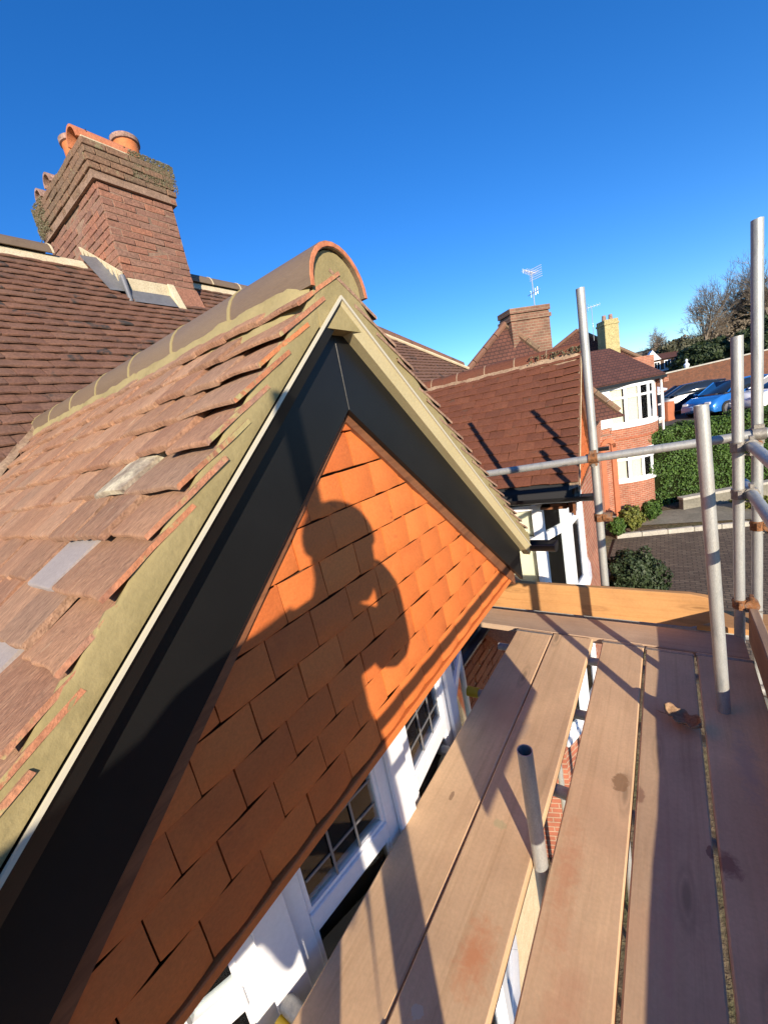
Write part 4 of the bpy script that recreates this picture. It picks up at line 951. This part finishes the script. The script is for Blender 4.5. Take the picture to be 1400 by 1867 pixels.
def bare_tree(name, label, base, h, seed, spread=.55, group='bare trees on the hill', levels=5, tr=.18):
    r = random.Random(seed); t_ = thing(name, label, 'tree', base, 0, group)
    tq, cq = MB(), MB(); cnt_ = [0]
    def grow(p, d, L, rad, lev):
        n = 3; pts = [p]; rr = [rad]
        for i in range(n):
            d = (d + Vector((r.gauss(0, .10), r.gauss(0, .10), r.gauss(.05, .06)))).normalized()
            p = p + d * L / n; pts.append(p); rr.append(rad * (1 - .28 * (i + 1) / n))
        (tq if lev < 2 else cq).path(pts, rr, 7 if lev == 0 else (5 if lev < 2 else 3))
        if lev >= levels: return
        kids = [4, 5, 4, 4, 3][min(lev, 4)]
        for i in range(kids):
            k_ = r.randrange(1, n + 1); ang = r.uniform(.35, .95) * spread * 1.6; ax = d.orthogonal().normalized(); ax.rotate(Matrix.Rotation(r.random() * 6.3, 3, d))
            nd = d.copy(); nd.rotate(Matrix.Rotation(ang, 3, ax)); grow(pts[k_], nd, L * r.uniform(.55, .8), max(.016, rr[k_] * .64), lev + 1)
        grow(pts[-1], d, L * .78, rr[-1] * .85, lev + 1)
    grow(Vector(base), Vector((0, 0, 1)), h * .27, tr, 0)
    tq.build('trunk', MT['bark'], t_, smooth=True); cq.build('crown', MT['twig'], t_)
    return t_
bare_tree('bare_tree', 'tall leafless tree, the highest on the hill, left of the tall scaffold pole', (5.0, 80.7, 1.2), 14.0, 3)
bare_tree('bare_tree', 'small leafless tree leaning over the roofs at the left end of the hill', (-.2, 77.5, 1.8), 6.0, 5, .8, tr=.12)
bare_tree('bare_tree', 'wide leafless tree right of the tallest one, behind the white house', (9.5, 86, 2.5), 12.0, 8, .7)
bare_tree('bare_tree', 'leafless tree at the right edge behind the tall scaffold pole', (13.0, 84, 2.5), 14.5, 12, .6)
def big_bush(label, c, rad, n, mat, seed, name='evergreen_tree', size=.22): return bush(name, label, c, rad, n, mat, size, 'tree', 'evergreen trees on the hill', seed)
big_bush('dark spreading evergreen above the long brick wall', (4.3, 66, 1.2), (4.2, 3, 1.9), 7000, MT['evergreen'], 21)
big_bush('greyish evergreen mound left of the tallest bare tree', (1.6, 74, 2.6), (4.0, 3, 1.9), 5500, MT['oliveleaf'], 22)
big_bush('dark evergreen between the two tallest scaffold poles', (9.2, 64, 1.5), (3.4, 3, 2.6), 6000, MT['evergreen'], 23)
big_bush('tall evergreen at the right edge of the view', (13.2, 68, 4.8), (3.0, 3, 5.4), 9000, MT['evergreen'], 24)
big_bush('brown-grey bare thicket just right of the orange brick house roof', (-.7, 85, 3.0), (3.6, 3, 2.0), 2200, MT['thicket'], 26, 'thicket', .2)
big_bush('brown-grey bare thicket below the tallest bare tree', (3.4, 82.5, 3.0), (4.4, 3, 2.4), 2600, MT['thicket'], 27, 'thicket', .2)
big_bush('brown-grey bare thicket right of the tallest bare tree', (8.4, 85.5, 3.8), (4.2, 3, 3.0), 2800, MT['thicket'], 28, 'thicket', .2)
big_bush('tall greyish tree behind the tall scaffold pole', (11.5, 88, 6), (3.6, 3, 5.0), 6000, MT['oliveleaf'], 25)
tag(MB().add([(-60, 150, 3), (90, 150, 8), (90, 170, 12), (-60, 170, 6)], [[0, 1, 2, 3]]).build('hill', MT['soil']), None, None, kind='structure')

# ------------------------------------------------------------------ far houses and wall
W = thing('boundary_wall', 'long dark brick wall behind the parked cars', 'wall', (2.3, 33.6, -1.8))
a, b = Vector((-1.6, 29.6, 0)), Vector((8.5, 39.4, 0))
q = MB(); d = (b - a).normalized(); nn_ = Vector((d.y, -d.x, 0))
Mw = frame(a, d, -nn_, Vector((0, 0, 1))); Lw = (b - a).length
q.hexa([Vector((x, y, z)) for x in (0, Lw) for y in (0, .3) for z in (-2.6, -.12 if x == 0 else .28)]); q.build('brickwork', MT['farbrick'], W, Mw)
q = MB(); q.hexa([Vector((x, y, z + (0 if x == 0 else .4))) for x in (0, Lw) for y in (-.05, .35) for z in (-.12, -.04)]); q.build('coping', MT['kerb'], W, Mw)
def far_house(name, label, F, w, h, d, rh, wall, rows, band=True):
    t_ = thing(name, label, 'house', F @ Vector((0, 0, 0)), F.to_euler().z)
    MB().box(0, w, 0, d, -1.5, h).build('wall', wall, t_, F)
    q = MB(); q.add([Vector((-.2, -.3, h)), Vector((w + .2, -.3, h)), Vector((w + .2, d / 2, h + rh)), Vector((-.2, d / 2, h + rh)), Vector((-.2, d + .3, h)), Vector((w + .2, d + .3, h))], [[0, 1, 2, 3], [3, 2, 5, 4], [0, 3, 4], [1, 5, 2]]); q.build('roof', MT['fartile'], t_, F)
    for z0, z1, n_ in rows:
        for i in range(n_):
            x0 = w * (i + .18) / n_; x1 = w * (i + .82) / n_
            f_ = MB().box(x0, x1, -.06, .02, z0, z1).build('window', MT['white'], t_, F)
            MB().box(x0 + .1, (x0 + x1) / 2 - .04, -.09, -.05, z0 + .1, z1 - .1).build('pane', MT['carglass'], f_, F); MB().box((x0 + x1) / 2 + .04, x1 - .1, -.09, -.05, z0 + .1, z1 - .1).build('pane', MT['carglass'], f_, F)
    if band: MB().box(0, w, -.04, .03, rows[0][0] - .25, rows[0][0] - .05).build('white_band', MT['white'], t_, F)
    return t_
Fh = Matrix.Translation((-2.6, 68, -2.0)) @ Matrix.Rotation(R(22), 4, 'Z')
h6 = far_house('hill_house', 'far dark house with a white band of windows behind the brick wall', Fh, 5.0, 3.9, 5, .9, MT['darkbrick'], [(2.6, 3.7, 4), (.3, 1.5, 3)])
q = MB(); q.add([(0.3, -.35, 3.95), (2.3, -.35, 3.95), (1.3, -.35, 5.3), (0.3, .6, 3.95), (2.3, .6, 3.95), (1.3, .6, 5.3)], [[0, 1, 2], [3, 5, 4], [0, 2, 5, 3], [1, 4, 5, 2]]); q.build('white_gable', MT['white'], h6, Fh)
Fw = Matrix.Translation((5.6, 93, 1.0)) @ Matrix.Rotation(R(35), 4, 'Z')
far_house('hill_house', 'far white rendered house on the hill behind the bare trees', Fw, 9.5, 3.0, 6, 1.0, MT['render'], [(1.2, 2.4, 6)], False)
f_ = thing('garden_figure', 'small white figure on the wall coping beside the far dark house', 'statue', (1.5, 44, -.6))
q = MB(); prof = [(.16, -.6), (.2, -.2), (.15, .1), (.22, .35), (.1, .5), (.05, .55), (.1, .62), (.1, .74), (.03, .82)]
q.loft([[Vector((1.5 + r_ * math.cos(2 * math.pi * i / 10), 44 + r_ * math.sin(2 * math.pi * i / 10), z)) for i in range(10)] for r_, z in prof]); q.build('body', MT['white'], f_, smooth=True)
# low grey wall and flat roofed store at the hedge foot
W2 = thing('low_wall', 'low grey rendered wall at the foot of the hedge', 'wall', (1.5, 17.6, -4.6))
a, b = Vector((.35, 16.85, 0)), Vector((4.2, 19.6, 0)); d = (b - a).normalized(); nn_ = Vector((d.y, -d.x, 0)); Mw = frame(a, d, -nn_, Vector((0, 0, 1)))
MB().box(0, (b - a).length, 0, .2, -5, -4.42).build('wall_face', MT['concrete'], W2, Mw); MB().box(-.03, (b - a).length, -.05, .25, -4.42, -4.33).build('coping', MT['kerb'], W2, Mw, bevel=.01)

# ------------------------------------------------------------------ cars
def car(label, loc, heading, paint, L=4.0, Wd=1.72, Hh=1.46):
    t_ = thing('parked_car', label, 'car', loc, heading, 'cars parked behind the hedge')
    F = Matrix.Translation(loc) @ Matrix.Rotation(heading, 4, 'Z')
    def ring(x, zb, zt, hw, tw):
        return [Vector((x, -hw, zb)), Vector((x, -hw * 1.0, zb + (zt - zb) * .55)), Vector((x, -tw, zt)), Vector((x, tw, zt)), Vector((x, hw, zb + (zt - zb) * .55)), Vector((x, hw, zb))]
    h = Wd / 2
    secs = [(-L / 2, .38, .62, h * .82, h * .74), (-L / 2 + .08, .24, .86, h * .95, h * .86), (-L * .38, .2, .95, h, h * .9), (-L * .1, .2, .96, h, h * .91), (L * .18, .2, .95, h, h * .9), (L * .34, .2, .88, h * .98, h * .86), (L / 2 - .12, .22, .72, h * .93, h * .8), (L / 2, .34, .56, h * .8, h * .7)]
    q = MB(); q.loft([ring(*s) for s in secs]); q.build('body', paint, t_, F, smooth=True, angle=50)
    gs = [(-L * .46, .92, .97, h * .86, h * .8), (-L * .37, .93, Hh - .08, h * .88, h * .68), (-L * .2, .94, Hh, h * .89, h * .7), (L * .04, .94, Hh - .02, h * .89, h * .7), (L * .25, .92, .97, h * .86, h * .78)]
    q = MB(); q.loft([ring(*s) for s in gs]); q.build('windows', MT['carglass'], t_, F, smooth=True, angle=50)
    rs = [(x - (0 if 0 < i < 3 else .0), zt - .035, zt + .012, tw * 1.03, tw * .98) for i, (x, zb, zt, hw, tw) in enumerate(gs[1:4])]
    q = MB(); q.loft([ring(*s) for s in rs])
    for s in (-1, 1):
        q.tube((gs[4][0], s * h * .80, .97), (gs[3][0], s * h * .7, Hh - .02), .035, n=6); q.tube((gs[0][0], s * h * .82, .95), (gs[1][0], s * h * .7, Hh - .08), .04, n=6); q.tube((-L * .1, s * h * .9, .93), (-L * .1, s * h * .705, Hh - .01), .03, n=6)
    q.build('roof', paint, t_, F, smooth=True)
    for x in (-L * .31, L * .31):
        for s in (-1, 1):
            w_ = MB().tube((x, s * (h - .19), .31), (x, s * (h + .01), .31), .31, n=20).build('wheel', MT['tyre'], t_, F, smooth=True)
            MB().tube((x, s * (h - .02), .31), (x, s * (h + .018), .31), .2, n=14).build('rim', MT['rim'], w_, F, smooth=True)
    for s in (-1, 1):
        MB().box(L / 2 - .22, L / 2 - .03, s * h * .62 - .14, s * h * .62 + .14, .56, .7).build('headlight', MT['lamp'], t_, F, bevel=.03)
        MB().box(-L / 2 - .005, -L / 2 + .12, s * h * .7 - .1, s * h * .7 + .1, .64, .84).build('tail_light', MT['redlamp'], t_, F, bevel=.02)
        MB().box(L * .17, L * .22, s * (h + .02), s * (h + .17), .93, 1.04).build('mirror', paint, t_, F, bevel=.02)
    return t_
navy = plain('navy_paint', (0.012, 0.016, 0.028), 0.2, 0.2, coat=1.0); blue = plain('blue_paint', (0.02, 0.16, 0.5), 0.22, 0.3, coat=1.0)
whitep = plain('white_paint', (0.78, 0.78, 0.78), 0.25, coat=1.0); maroon = plain('maroon_paint', (0.22, 0.03, 0.025), 0.25, 0.2, coat=1.0)
car('dark navy car parked left of the blue car against the brick wall', (.8, 27.6, gz(.8, 27.6) + .06), R(200), navy, 4.1)
car('bright blue hatchback parked above the hedge', (2.45, 25.6, gz(2.45, 25.6) + .06), R(228), blue, 4.1)
car('white car parked in front of the blue one, right of the scaffold pole', (4.3, 24.9, gz(4.3, 24.9) + .06), R(215), whitep, 4.2)
car('maroon car at the right edge beyond the white car', (6.6, 28.2, gz(6.6, 28.2) + .06), R(215), maroon, 4.2)

# ------------------------------------------------------------------ scaffold
TR = .02415
S = thing('scaffold', 'galvanised tube scaffold with poles and guard rails round the board deck', 'scaffold', (.3, 1.2, -6.0))
def tubes(name, p0, p1, par=S):
    q = MB(); q.tube(p0, p1, TR, n=20, hollow=.86); return q.build(name, MT['galv'], par, smooth=True, angle=50)
GB = -5.9
P1 = tubes('standard', (-.385, 2.82, GB), (-.385, 2.82, .575)); P4 = tubes('standard', (.378, 2.82, GB + .3), (.378, 2.82, .615))
P3 = tubes('standard', (.285, 2.66, GB), (.285, 2.66, .105))
S1 = tubes('standard', (.42, 1.30, GB), (.42, 1.30, .5)); S0 = tubes('standard', (.42, -.62, GB), (.42, -.62, .675))
stub = tubes('standard', (-.398, 1.005, GB), (-.398, 1.005, -1.05))
tubes('standard', (-.95, 3.2, GB), (-.95, 3.2, -1.52)); tubes('standard', (-.4, -.9, GB), (-.4, -.9, -1.2))
railN = tubes('guard_rail', (-1.25, 2.772, -.47), (.75, 2.772, -.375))
r1 = tubes('guard_rail', (.335, 3.0, -.43), (.335, -1.6, -.43)); r2 = tubes('guard_rail', (.335, 2.9, -.675), (.335, -1.6, -.675))
for y in (-.55, .35, 1.35, 2.28): tubes('transom', (-.98, y, -1.565), (.5, y, -1.565))
tubes('ledger', (-.9, -1.2, -1.615), (-.9, 3.4, -1.615)); tubes('ledger', (.40, -1.5, -1.615), (.40, 3.2, -1.615))
tubes('transom', (-1.35, 2.80, -1.565), (.6, 2.78, -1.565))
def coupler(p, axis_a, axis_b, mat='rust', off=(.0, -.048, 0)):
    """two clamp bands with a bolt each, back to back"""
    p = Vector(p); c = None
    root = MB(); A_ = Vector(axis_a).normalized(); B_ = Vector(axis_b).normalized(); n_ = A_.cross(B_).normalized()
    of = Vector(off); root.tube(p - A_ * .026, p + A_ * .026, .031, n=18)
    o = root.build('coupler', MT[mat], S, smooth=True)
    p2 = p + of; MB().tube(p2 - B_ * .026, p2 + B_ * .026, .0315, n=18).build('second_band', MT[mat], o, smooth=True)
    for pp_, ax_, ot_ in ((p, A_, of), (p2, B_, of)):
        side = ax_.cross(ot_).normalized() if of.length else n_
        for sg in (-1, 1):
            MB().box(-.021, .021, -.009, .009, -.012, .012, frame(pp_ + side * sg * .038, ax_, ot_.normalized(), side)).build('clamp_lug', MT[mat], o, bevel=.002)
        bd_ = ot_.normalized()
        MB().tube(pp_ + side * .043 - bd_ * .028, pp_ + side * .043 + bd_ * .045, .006, n=8).build('bolt', MT['steel'], o)
        MB().tube(pp_ + side * .043 + bd_ * .012, pp_ + side * .043 + bd_ * .026, .0125, n=6).build('nut', MT['steel'] if mat == 'rust' else MT['rust'], o)
Zv = (0, 0, 1); Xv = (1, 0, 0); Yv = (0, 1, 0)
coupler((-.385, 2.82, -.428), Zv, Xv); coupler((-.385, 2.82, -.83), Zv, Xv, 'rust', (.05, 0, 0)); coupler((.378, 2.82, -.392), Zv, Xv, 'steel'); coupler((.378, 2.82, -.9), Zv, Yv, 'rust', (.05, 0, 0))
coupler((.285, 2.66, -.43), Zv, Yv, 'steel', (.05, 0, 0)); coupler((.285, 2.66, -.675), Zv, Yv, 'steel', (.05, 0, 0)); coupler((.285, 2.66, -1.30), Zv, Yv, 'rust', (.05, 0, 0)); coupler((.42, 1.30, -.43), Zv, Yv, 'rust', (-.05, 0, 0)); coupler((.42, 1.30, -.675), Zv, Yv, 'rust', (-.05, 0, 0))
for y, lab in ((.31, ''), (1.83, '')):
    q = MB(); q.tube((arc_pt(y - .99).x - .84 + .07, y, -1.60), (.1, y + .05, -1.60), TR, n=16); tt = q.build('tie_tube', MT['galv'], S, smooth=True)
    q = MB(); q.tube((arc_pt(y - .99).x - .84 + .03, y, -1.60), (arc_pt(y - .99).x - .84 + .10, y + .003, -1.60), .029, n=16); q.build('end_cap', MT['yellow'], tt, smooth=True)
# loose tube stood on the deck
t_ = thing('loose_tube', 'upright loose galvanised tube standing on the deck boards, leftmost of the right-hand poles', 'tube', (.157, 1.98, -1.5))
q = MB(); q.tube((.157, 1.98, -1.499), (.108, 2.0, -.145), TR, n=20, hollow=.86); q.build('tube_wall', MT['galv'], t_, smooth=True, angle=50)

# boards
def board(label, x0, x1, y0, y1, zt, mat, th=.038, group='deck boards', tilt=0.0, warp=.004, seed=0, name='scaffold_board', band=None):
    r = random.Random(seed); t_ = thing(name, label, 'board', ((x0 + x1) / 2, (y0 + y1) / 2, zt - th), 0, group)
    q = MB(); n = 24
    ends = []
    for i in range(n + 1):
        y = y0 + (y1 - y0) * i / n
        e0 = noise.noise((y * 1.7, seed, 0)) * .003; e1 = noise.noise((y * 1.7, seed, 5)) * .003; w = noise.noise((y * .8, seed, 9)) * warp
        ends.append([Vector((x0 + e0, y, zt - th + w)), Vector((x0 + e0, y, zt - .004 + w)), Vector((x0 + e0 + .005, y, zt + w)), Vector((x1 + e1 - .005, y, zt + w + tilt)), Vector((x1 + e1, y, zt - .004 + w + tilt)), Vector((x1 + e1, y, zt - th + w + tilt))])
    q.loft(ends); q.build('plank', mat, t_, smooth=True, angle=30)
    for yb in ([y0 + .012, y1 - .03] if band is None else band):
        q = MB(); w = noise.noise((yb * .8, seed, 9)) * warp
        q.box(x0 - .003, x1 + .003, yb, yb + .02, zt - th - .001 + w, zt + .0012 + w + tilt); q.build('hoop_band', MT['steel'], t_)
    return t_
GP = 'deck boards laid along the house'
board('outermost deck board on the left, closest to the house wall', -.885, -.658, -1.5, 2.425, -1.5, MT['plank'], seed=1, group=GP)
board('second deck board from the house, orange stain, the cut-off pole pokes up beside it', -.652, -.424, .40, 2.415, -1.497, MT['plank'], seed=2, group=GP, band=[.412])
board('short deck board end continuing the second board towards the camera', -.652, -.424, -2.2, .388, -1.499, MT['plank'], seed=12, group=GP, band=[])
board('middle deck board with an irregular brown stain, right of the wide gap', -.368, -.158, -1.5, 2.43, -1.5, MT['plank'], seed=3, group=GP)
board('fourth deck board from the house, half in shade, under the dry leaf', -.146, .068, -1.5, 2.42, -1.502, MT['plank'], seed=4, group=GP)
board('rightmost deck board in shade beside the toe board', .082, .31, -1.5, 2.43, -1.5, MT['plank'], seed=5, group=GP)
def xboard(label, x0, x1, y0, y1, z0, z1, mat, seed, name='cross_board', broken=False):
    t_ = thing(name, label, 'board', ((x0 + x1) / 2, (y0 + y1) / 2, z0)); q = MB(); n = 20; ends = []
    for i in range(n + 1):
        x = x0 + (x1 - x0) * i / n; e = noise.noise((x * 2, seed, 0)) * .004
        cut = max(0, (x - (x1 - .12)) / .12) * .08 if broken else 0
        ends.append([Vector((x, y0 + e, z0 + (cut * .9))), Vector((x, y0 + e, z1 - .004 - cut * .4)), Vector((x, y0 + e + .004, z1 - cut * .4)), Vector((x, y1 + e - .004, z1 - cut * .3)), Vector((x, y1 + e, z1 - .004 - cut * .3)), Vector((x, y1 + e, z0 + cut * .6))])
    q.loft(ends); q.build('plank', mat, t_, smooth=True, angle=30); return t_
xboard('grey plank laid crosswise at the far end of the deck', -1.25, .30, 2.437, 2.665, -1.538, -1.5, MT['plankgrey'], 1)
xboard('raw yellow plank standing on edge as toe board at the far end of the deck', -1.2, .21, 2.70, 2.738, -1.50, -1.285, MT['plankraw'], 2, 'toe_board', True)
xboard('pale plank end lying in the corner behind the base of the pole', .10, .62, 2.745, 2.96, -1.54, -1.505, MT['plankraw'], 3)
t_ = thing('toe_board', 'dark weathered toe board on edge along the right side of the deck', 'board', (.34, 1.0, -1.5))
q = MB(); ends = []
for i in range(25):
    y = -2.0 + (2.62 + 2.0) * i / 24; e = noise.noise((y * 1.5, 3, 0)) * .006
    ends.append([Vector((.318 + e, y, -1.5)), Vector((.318 + e, y, -1.312 + e * 4)), Vector((.322 + e, y, -1.308 + e * 4)), Vector((.352 + e, y, -1.308 + e * 4)), Vector((.356 + e, y, -1.312 + e * 4)), Vector((.356 + e, y, -1.5))])
q.loft(ends); q.build('plank', MT['planktoe'], t_, smooth=True, angle=30)
# plywood sheet tied to the guard rail, right of the frame (its shadow lies on the left board)
t_ = thing('plywood_sheet', 'plywood sheet tied to the guard rail, throwing a dark oblong on the leftmost board', 'panel', (.30, .40, -1.07))
MB().box(.295, .307, .06, .80, -1.07, -.55).build('sheet', MT['ply'], t_)
t_ = thing('tarpaulin', 'blue tarpaulin tied to the scaffold behind the camera, shading the lower left tiles', 'tarpaulin', (.44, -1.4, -1.0))
q = MB()
def fn(u, v):
    y = -.80 - 1.5 * u - .03 * math.sin(v * 7) * (1 - u); zt_ = .19 - .05 * math.sin(u * math.pi) - .12 * u; zb_ = -1.0 + .5 * min(1, u * 2.2) + .06 * math.sin(u * 19) + .04 * math.sin(u * 47); z = zb_ + v * (zt_ - zb_)
    return (.44 + .03 * math.sin(u * 22 + v * 2) * (1 - .6 * v), y, z)
q.grid(fn, 60, 14); tp = q.build('sheet', MT['tarp'], t_, smooth=True); sm = tp.modifiers.new('thick', 'SOLIDIFY'); sm.thickness = .0015
for i in range(6):
    p = Vector(fn(i / 5 * .96 + .02, .985)); MB().tube(p - Vector((.004, 0, 0)), p + Vector((.006, 0, 0)), .014, n=12, hollow=.55).build('eyelet', MT['steel'], t_)
# dry leaf on the deck
t_ = thing('dry_leaf', 'curled dry brown leaf lying on the fourth board beside the loose tube', 'leaf', (-.0, 1.83, -1.5))
q = MB()
def fn(u, v):
    a = (u - .5) * 2; b = (v - .5) * 2
    w = .038 * (1 - a * a) ** .6 * (1 + .25 * math.sin(u * 17))
    x = a * .075; w *= 1.25; y = b * w; z = .012 + .030 * b * b + .020 * a * a + .006 * math.sin(9 * u) * b
    return (.005 + x * .87 + y * .3, 1.83 - x * .45 + y * .9, -1.5 + z)
q.grid(fn, 16, 10); lf = q.build('blade', MT['leaf'], t_, smooth=True)
sm = lf.modifiers.new('thick', 'SOLIDIFY'); sm.thickness = .0015
q = MB(); q.path([Vector((-.05, 1.858, -1.483)), Vector((-.075, 1.868, -1.488)), Vector((-.09, 1.885, -1.496))], [.002, .0018, .0012], 5); q.build('stalk', MT['leaf'], t_)

# ------------------------------------------------------------------ the photographer (behind the lens, seen by the shadow) and the phone
ph = thing('mobile_phone', 'black phone held up by the photographer, its shadow merging with the head shadow', 'phone', (.02, -.02, -.05))
Mp = Matrix.Translation(Vector((0, 0, 0)) - cz * .012 + cy * .05) @ Matrix((cx, cy, cz)).transposed().to_4x4()
MB().box(-.045, .03, -.065, .088, -.008, 0, Mp).build('phone_body', MT['blackplastic'], ph, bevel=.003)
pp = SUN * .40
hx, hy, hz = pp.x - .02, pp.y, pp.z + .02
PB = Vector((hx + .05, hy - .10, -1.5))
per = thing('person', 'photographer in a dark jacket whose head and shoulder shadow falls on the orange tiles', 'person', PB)
verts, edges, rad = [], [], []
def jv(p, r_): verts.append(Vector(p)); rad.append(r_); return len(verts) - 1
def je(*ids):
    for a, b in zip(ids, ids[1:]): edges.append((a, b))
fw = Vector((-.66, .75, 0)).normalized(); rt_ = Vector((fw.y, -fw.x, 0))
def bp(r_, f_, z): return PB + rt_ * r_ + fw * f_ + Vector((0, 0, z))
pel = jv(bp(-.19, -.02, .95), (.18, .13)); sp1 = jv(bp(-.19, -.02, 1.1), (.175, .125)); sp2 = jv(bp(-.175, -.01, 1.27), (.20, .14)); sp3 = jv(bp(-.13, 0, 1.40), (.16, .11)); nk = jv(bp(-.04, .02, 1.50), (.115, .105))
h1 = jv(bp(-.005, .05, 1.58), (.10, .105)); h2 = jv(bp(0, .055, 1.655), (.108, .115)); h3 = jv(bp(0, .045, 1.73), (.085, .09))
je(pel, sp1, sp2, sp3, nk, h1, h2, h3)
for s in (-1, 1):
    hip = jv(bp(-.19 + s * .10, -.02, .88), (.095, .10)); kn = jv(bp(-.19 + s * .13, .02, .50), (.065, .065)); an = jv(bp(-.19 + s * .15, -.02, .10), (.048, .05)); to = jv(bp(-.19 + s * .17, .14, .05), (.045, .04))
    je(pel, hip, kn, an, to)
    sh = jv(bp(.045 if s > 0 else -.33, 0, 1.385), (.085, .085)); el = jv(bp(.095 if s > 0 else -.46, .13, 1.20), (.078, .075))
    hand_t = Vector((0, 0, 0)) - cz * .03 + cy * (.05 if s > 0 else .07) + cx * (.045 * s)
    wr = jv(hand_t + Vector((0, 0, -.05)) - fw * .06 + rt_ * s * .045, (.05, .045)); pa = jv(hand_t + rt_ * s * .018 - fw * .012, (.035, .024)); je(sp3, sh, el, wr, pa)
    for k_ in range(4):
        b0 = hand_t + cy * (.03 - .022 * k_) + cx * (.012 * s) - cz * .012; b1 = hand_t + cy * (.03 - .022 * k_) + cx * (.012 * s) + cz * .012; 
        f0 = jv(b0 + cx * s * .012, (.009, .009)); f1 = jv(b1 - cx * s * .012, (.0085, .0085)); f2 = jv(b1 - cx * s * (.028 if k_ else .022), (.007, .007)); je(pa, f0, f1, f2)
    t0 = jv(hand_t - cz * .022 - cy * .012, (.010, .010)); t1 = jv(hand_t - cz * .02 - cy * .03 - cx * s * .02, (.009, .009)); je(pa, t0, t1)
Pi = TM[per.name].inverted()
me = bpy.data.meshes.new('body'); me.from_pydata([Pi @ v for v in verts], edges, []); me.update()
body = bpy.data.objects.new('body', me); col.objects.link(body); body.parent = per
sk = body.modifiers.new('skin', 'SKIN'); sk.use_smooth_shade = True
for i, sv in enumerate(me.skin_vertices[0].data): sv.radius = rad[i]; sv.use_root = (i == pel)
sb = body.modifiers.new('sub', 'SUBSURF'); sb.levels = 1; sb.render_levels = 1
mt, nt, bs = nodes('clothes_and_skin')
tc = N(nt, 'ShaderNodeTexCoord'); sx = N(nt, 'ShaderNodeSeparateXYZ'); nt.links.new(tc.outputs['Object'], sx.inputs[0])
nt.links.new(ramp(nt, mth(nt, 'DIVIDE', sx.outputs['Z'], 1.8), [(0, (0.02, 0.018, 0.016)), (.06, (0.05, 0.055, 0.08)), (.52, (0.03, 0.035, 0.05)), (.845, (0.42, 0.24, 0.17)), (.93, (0.42, 0.24, 0.17)), (.95, (0.05, 0.035, 0.025))]), bs.inputs['Base Color'])
bs.inputs['Roughness'].default_value = .85; me.materials.append(mt)
q = MB(); n = 18
cH = bp(0, .045, 1.70)
q.loft([[cH + (rt_ * math.cos(2 * math.pi * i / n) * .108 + fw * math.sin(2 * math.pi * i / n) * .122) * math.cos(a) + Vector((0, 0, .125 * math.sin(a))) for i in range(n)] for a in lin(-.15, 1.5, 8)]); q.build('woolly_hat', MT['blackplastic'], per, smooth=True)
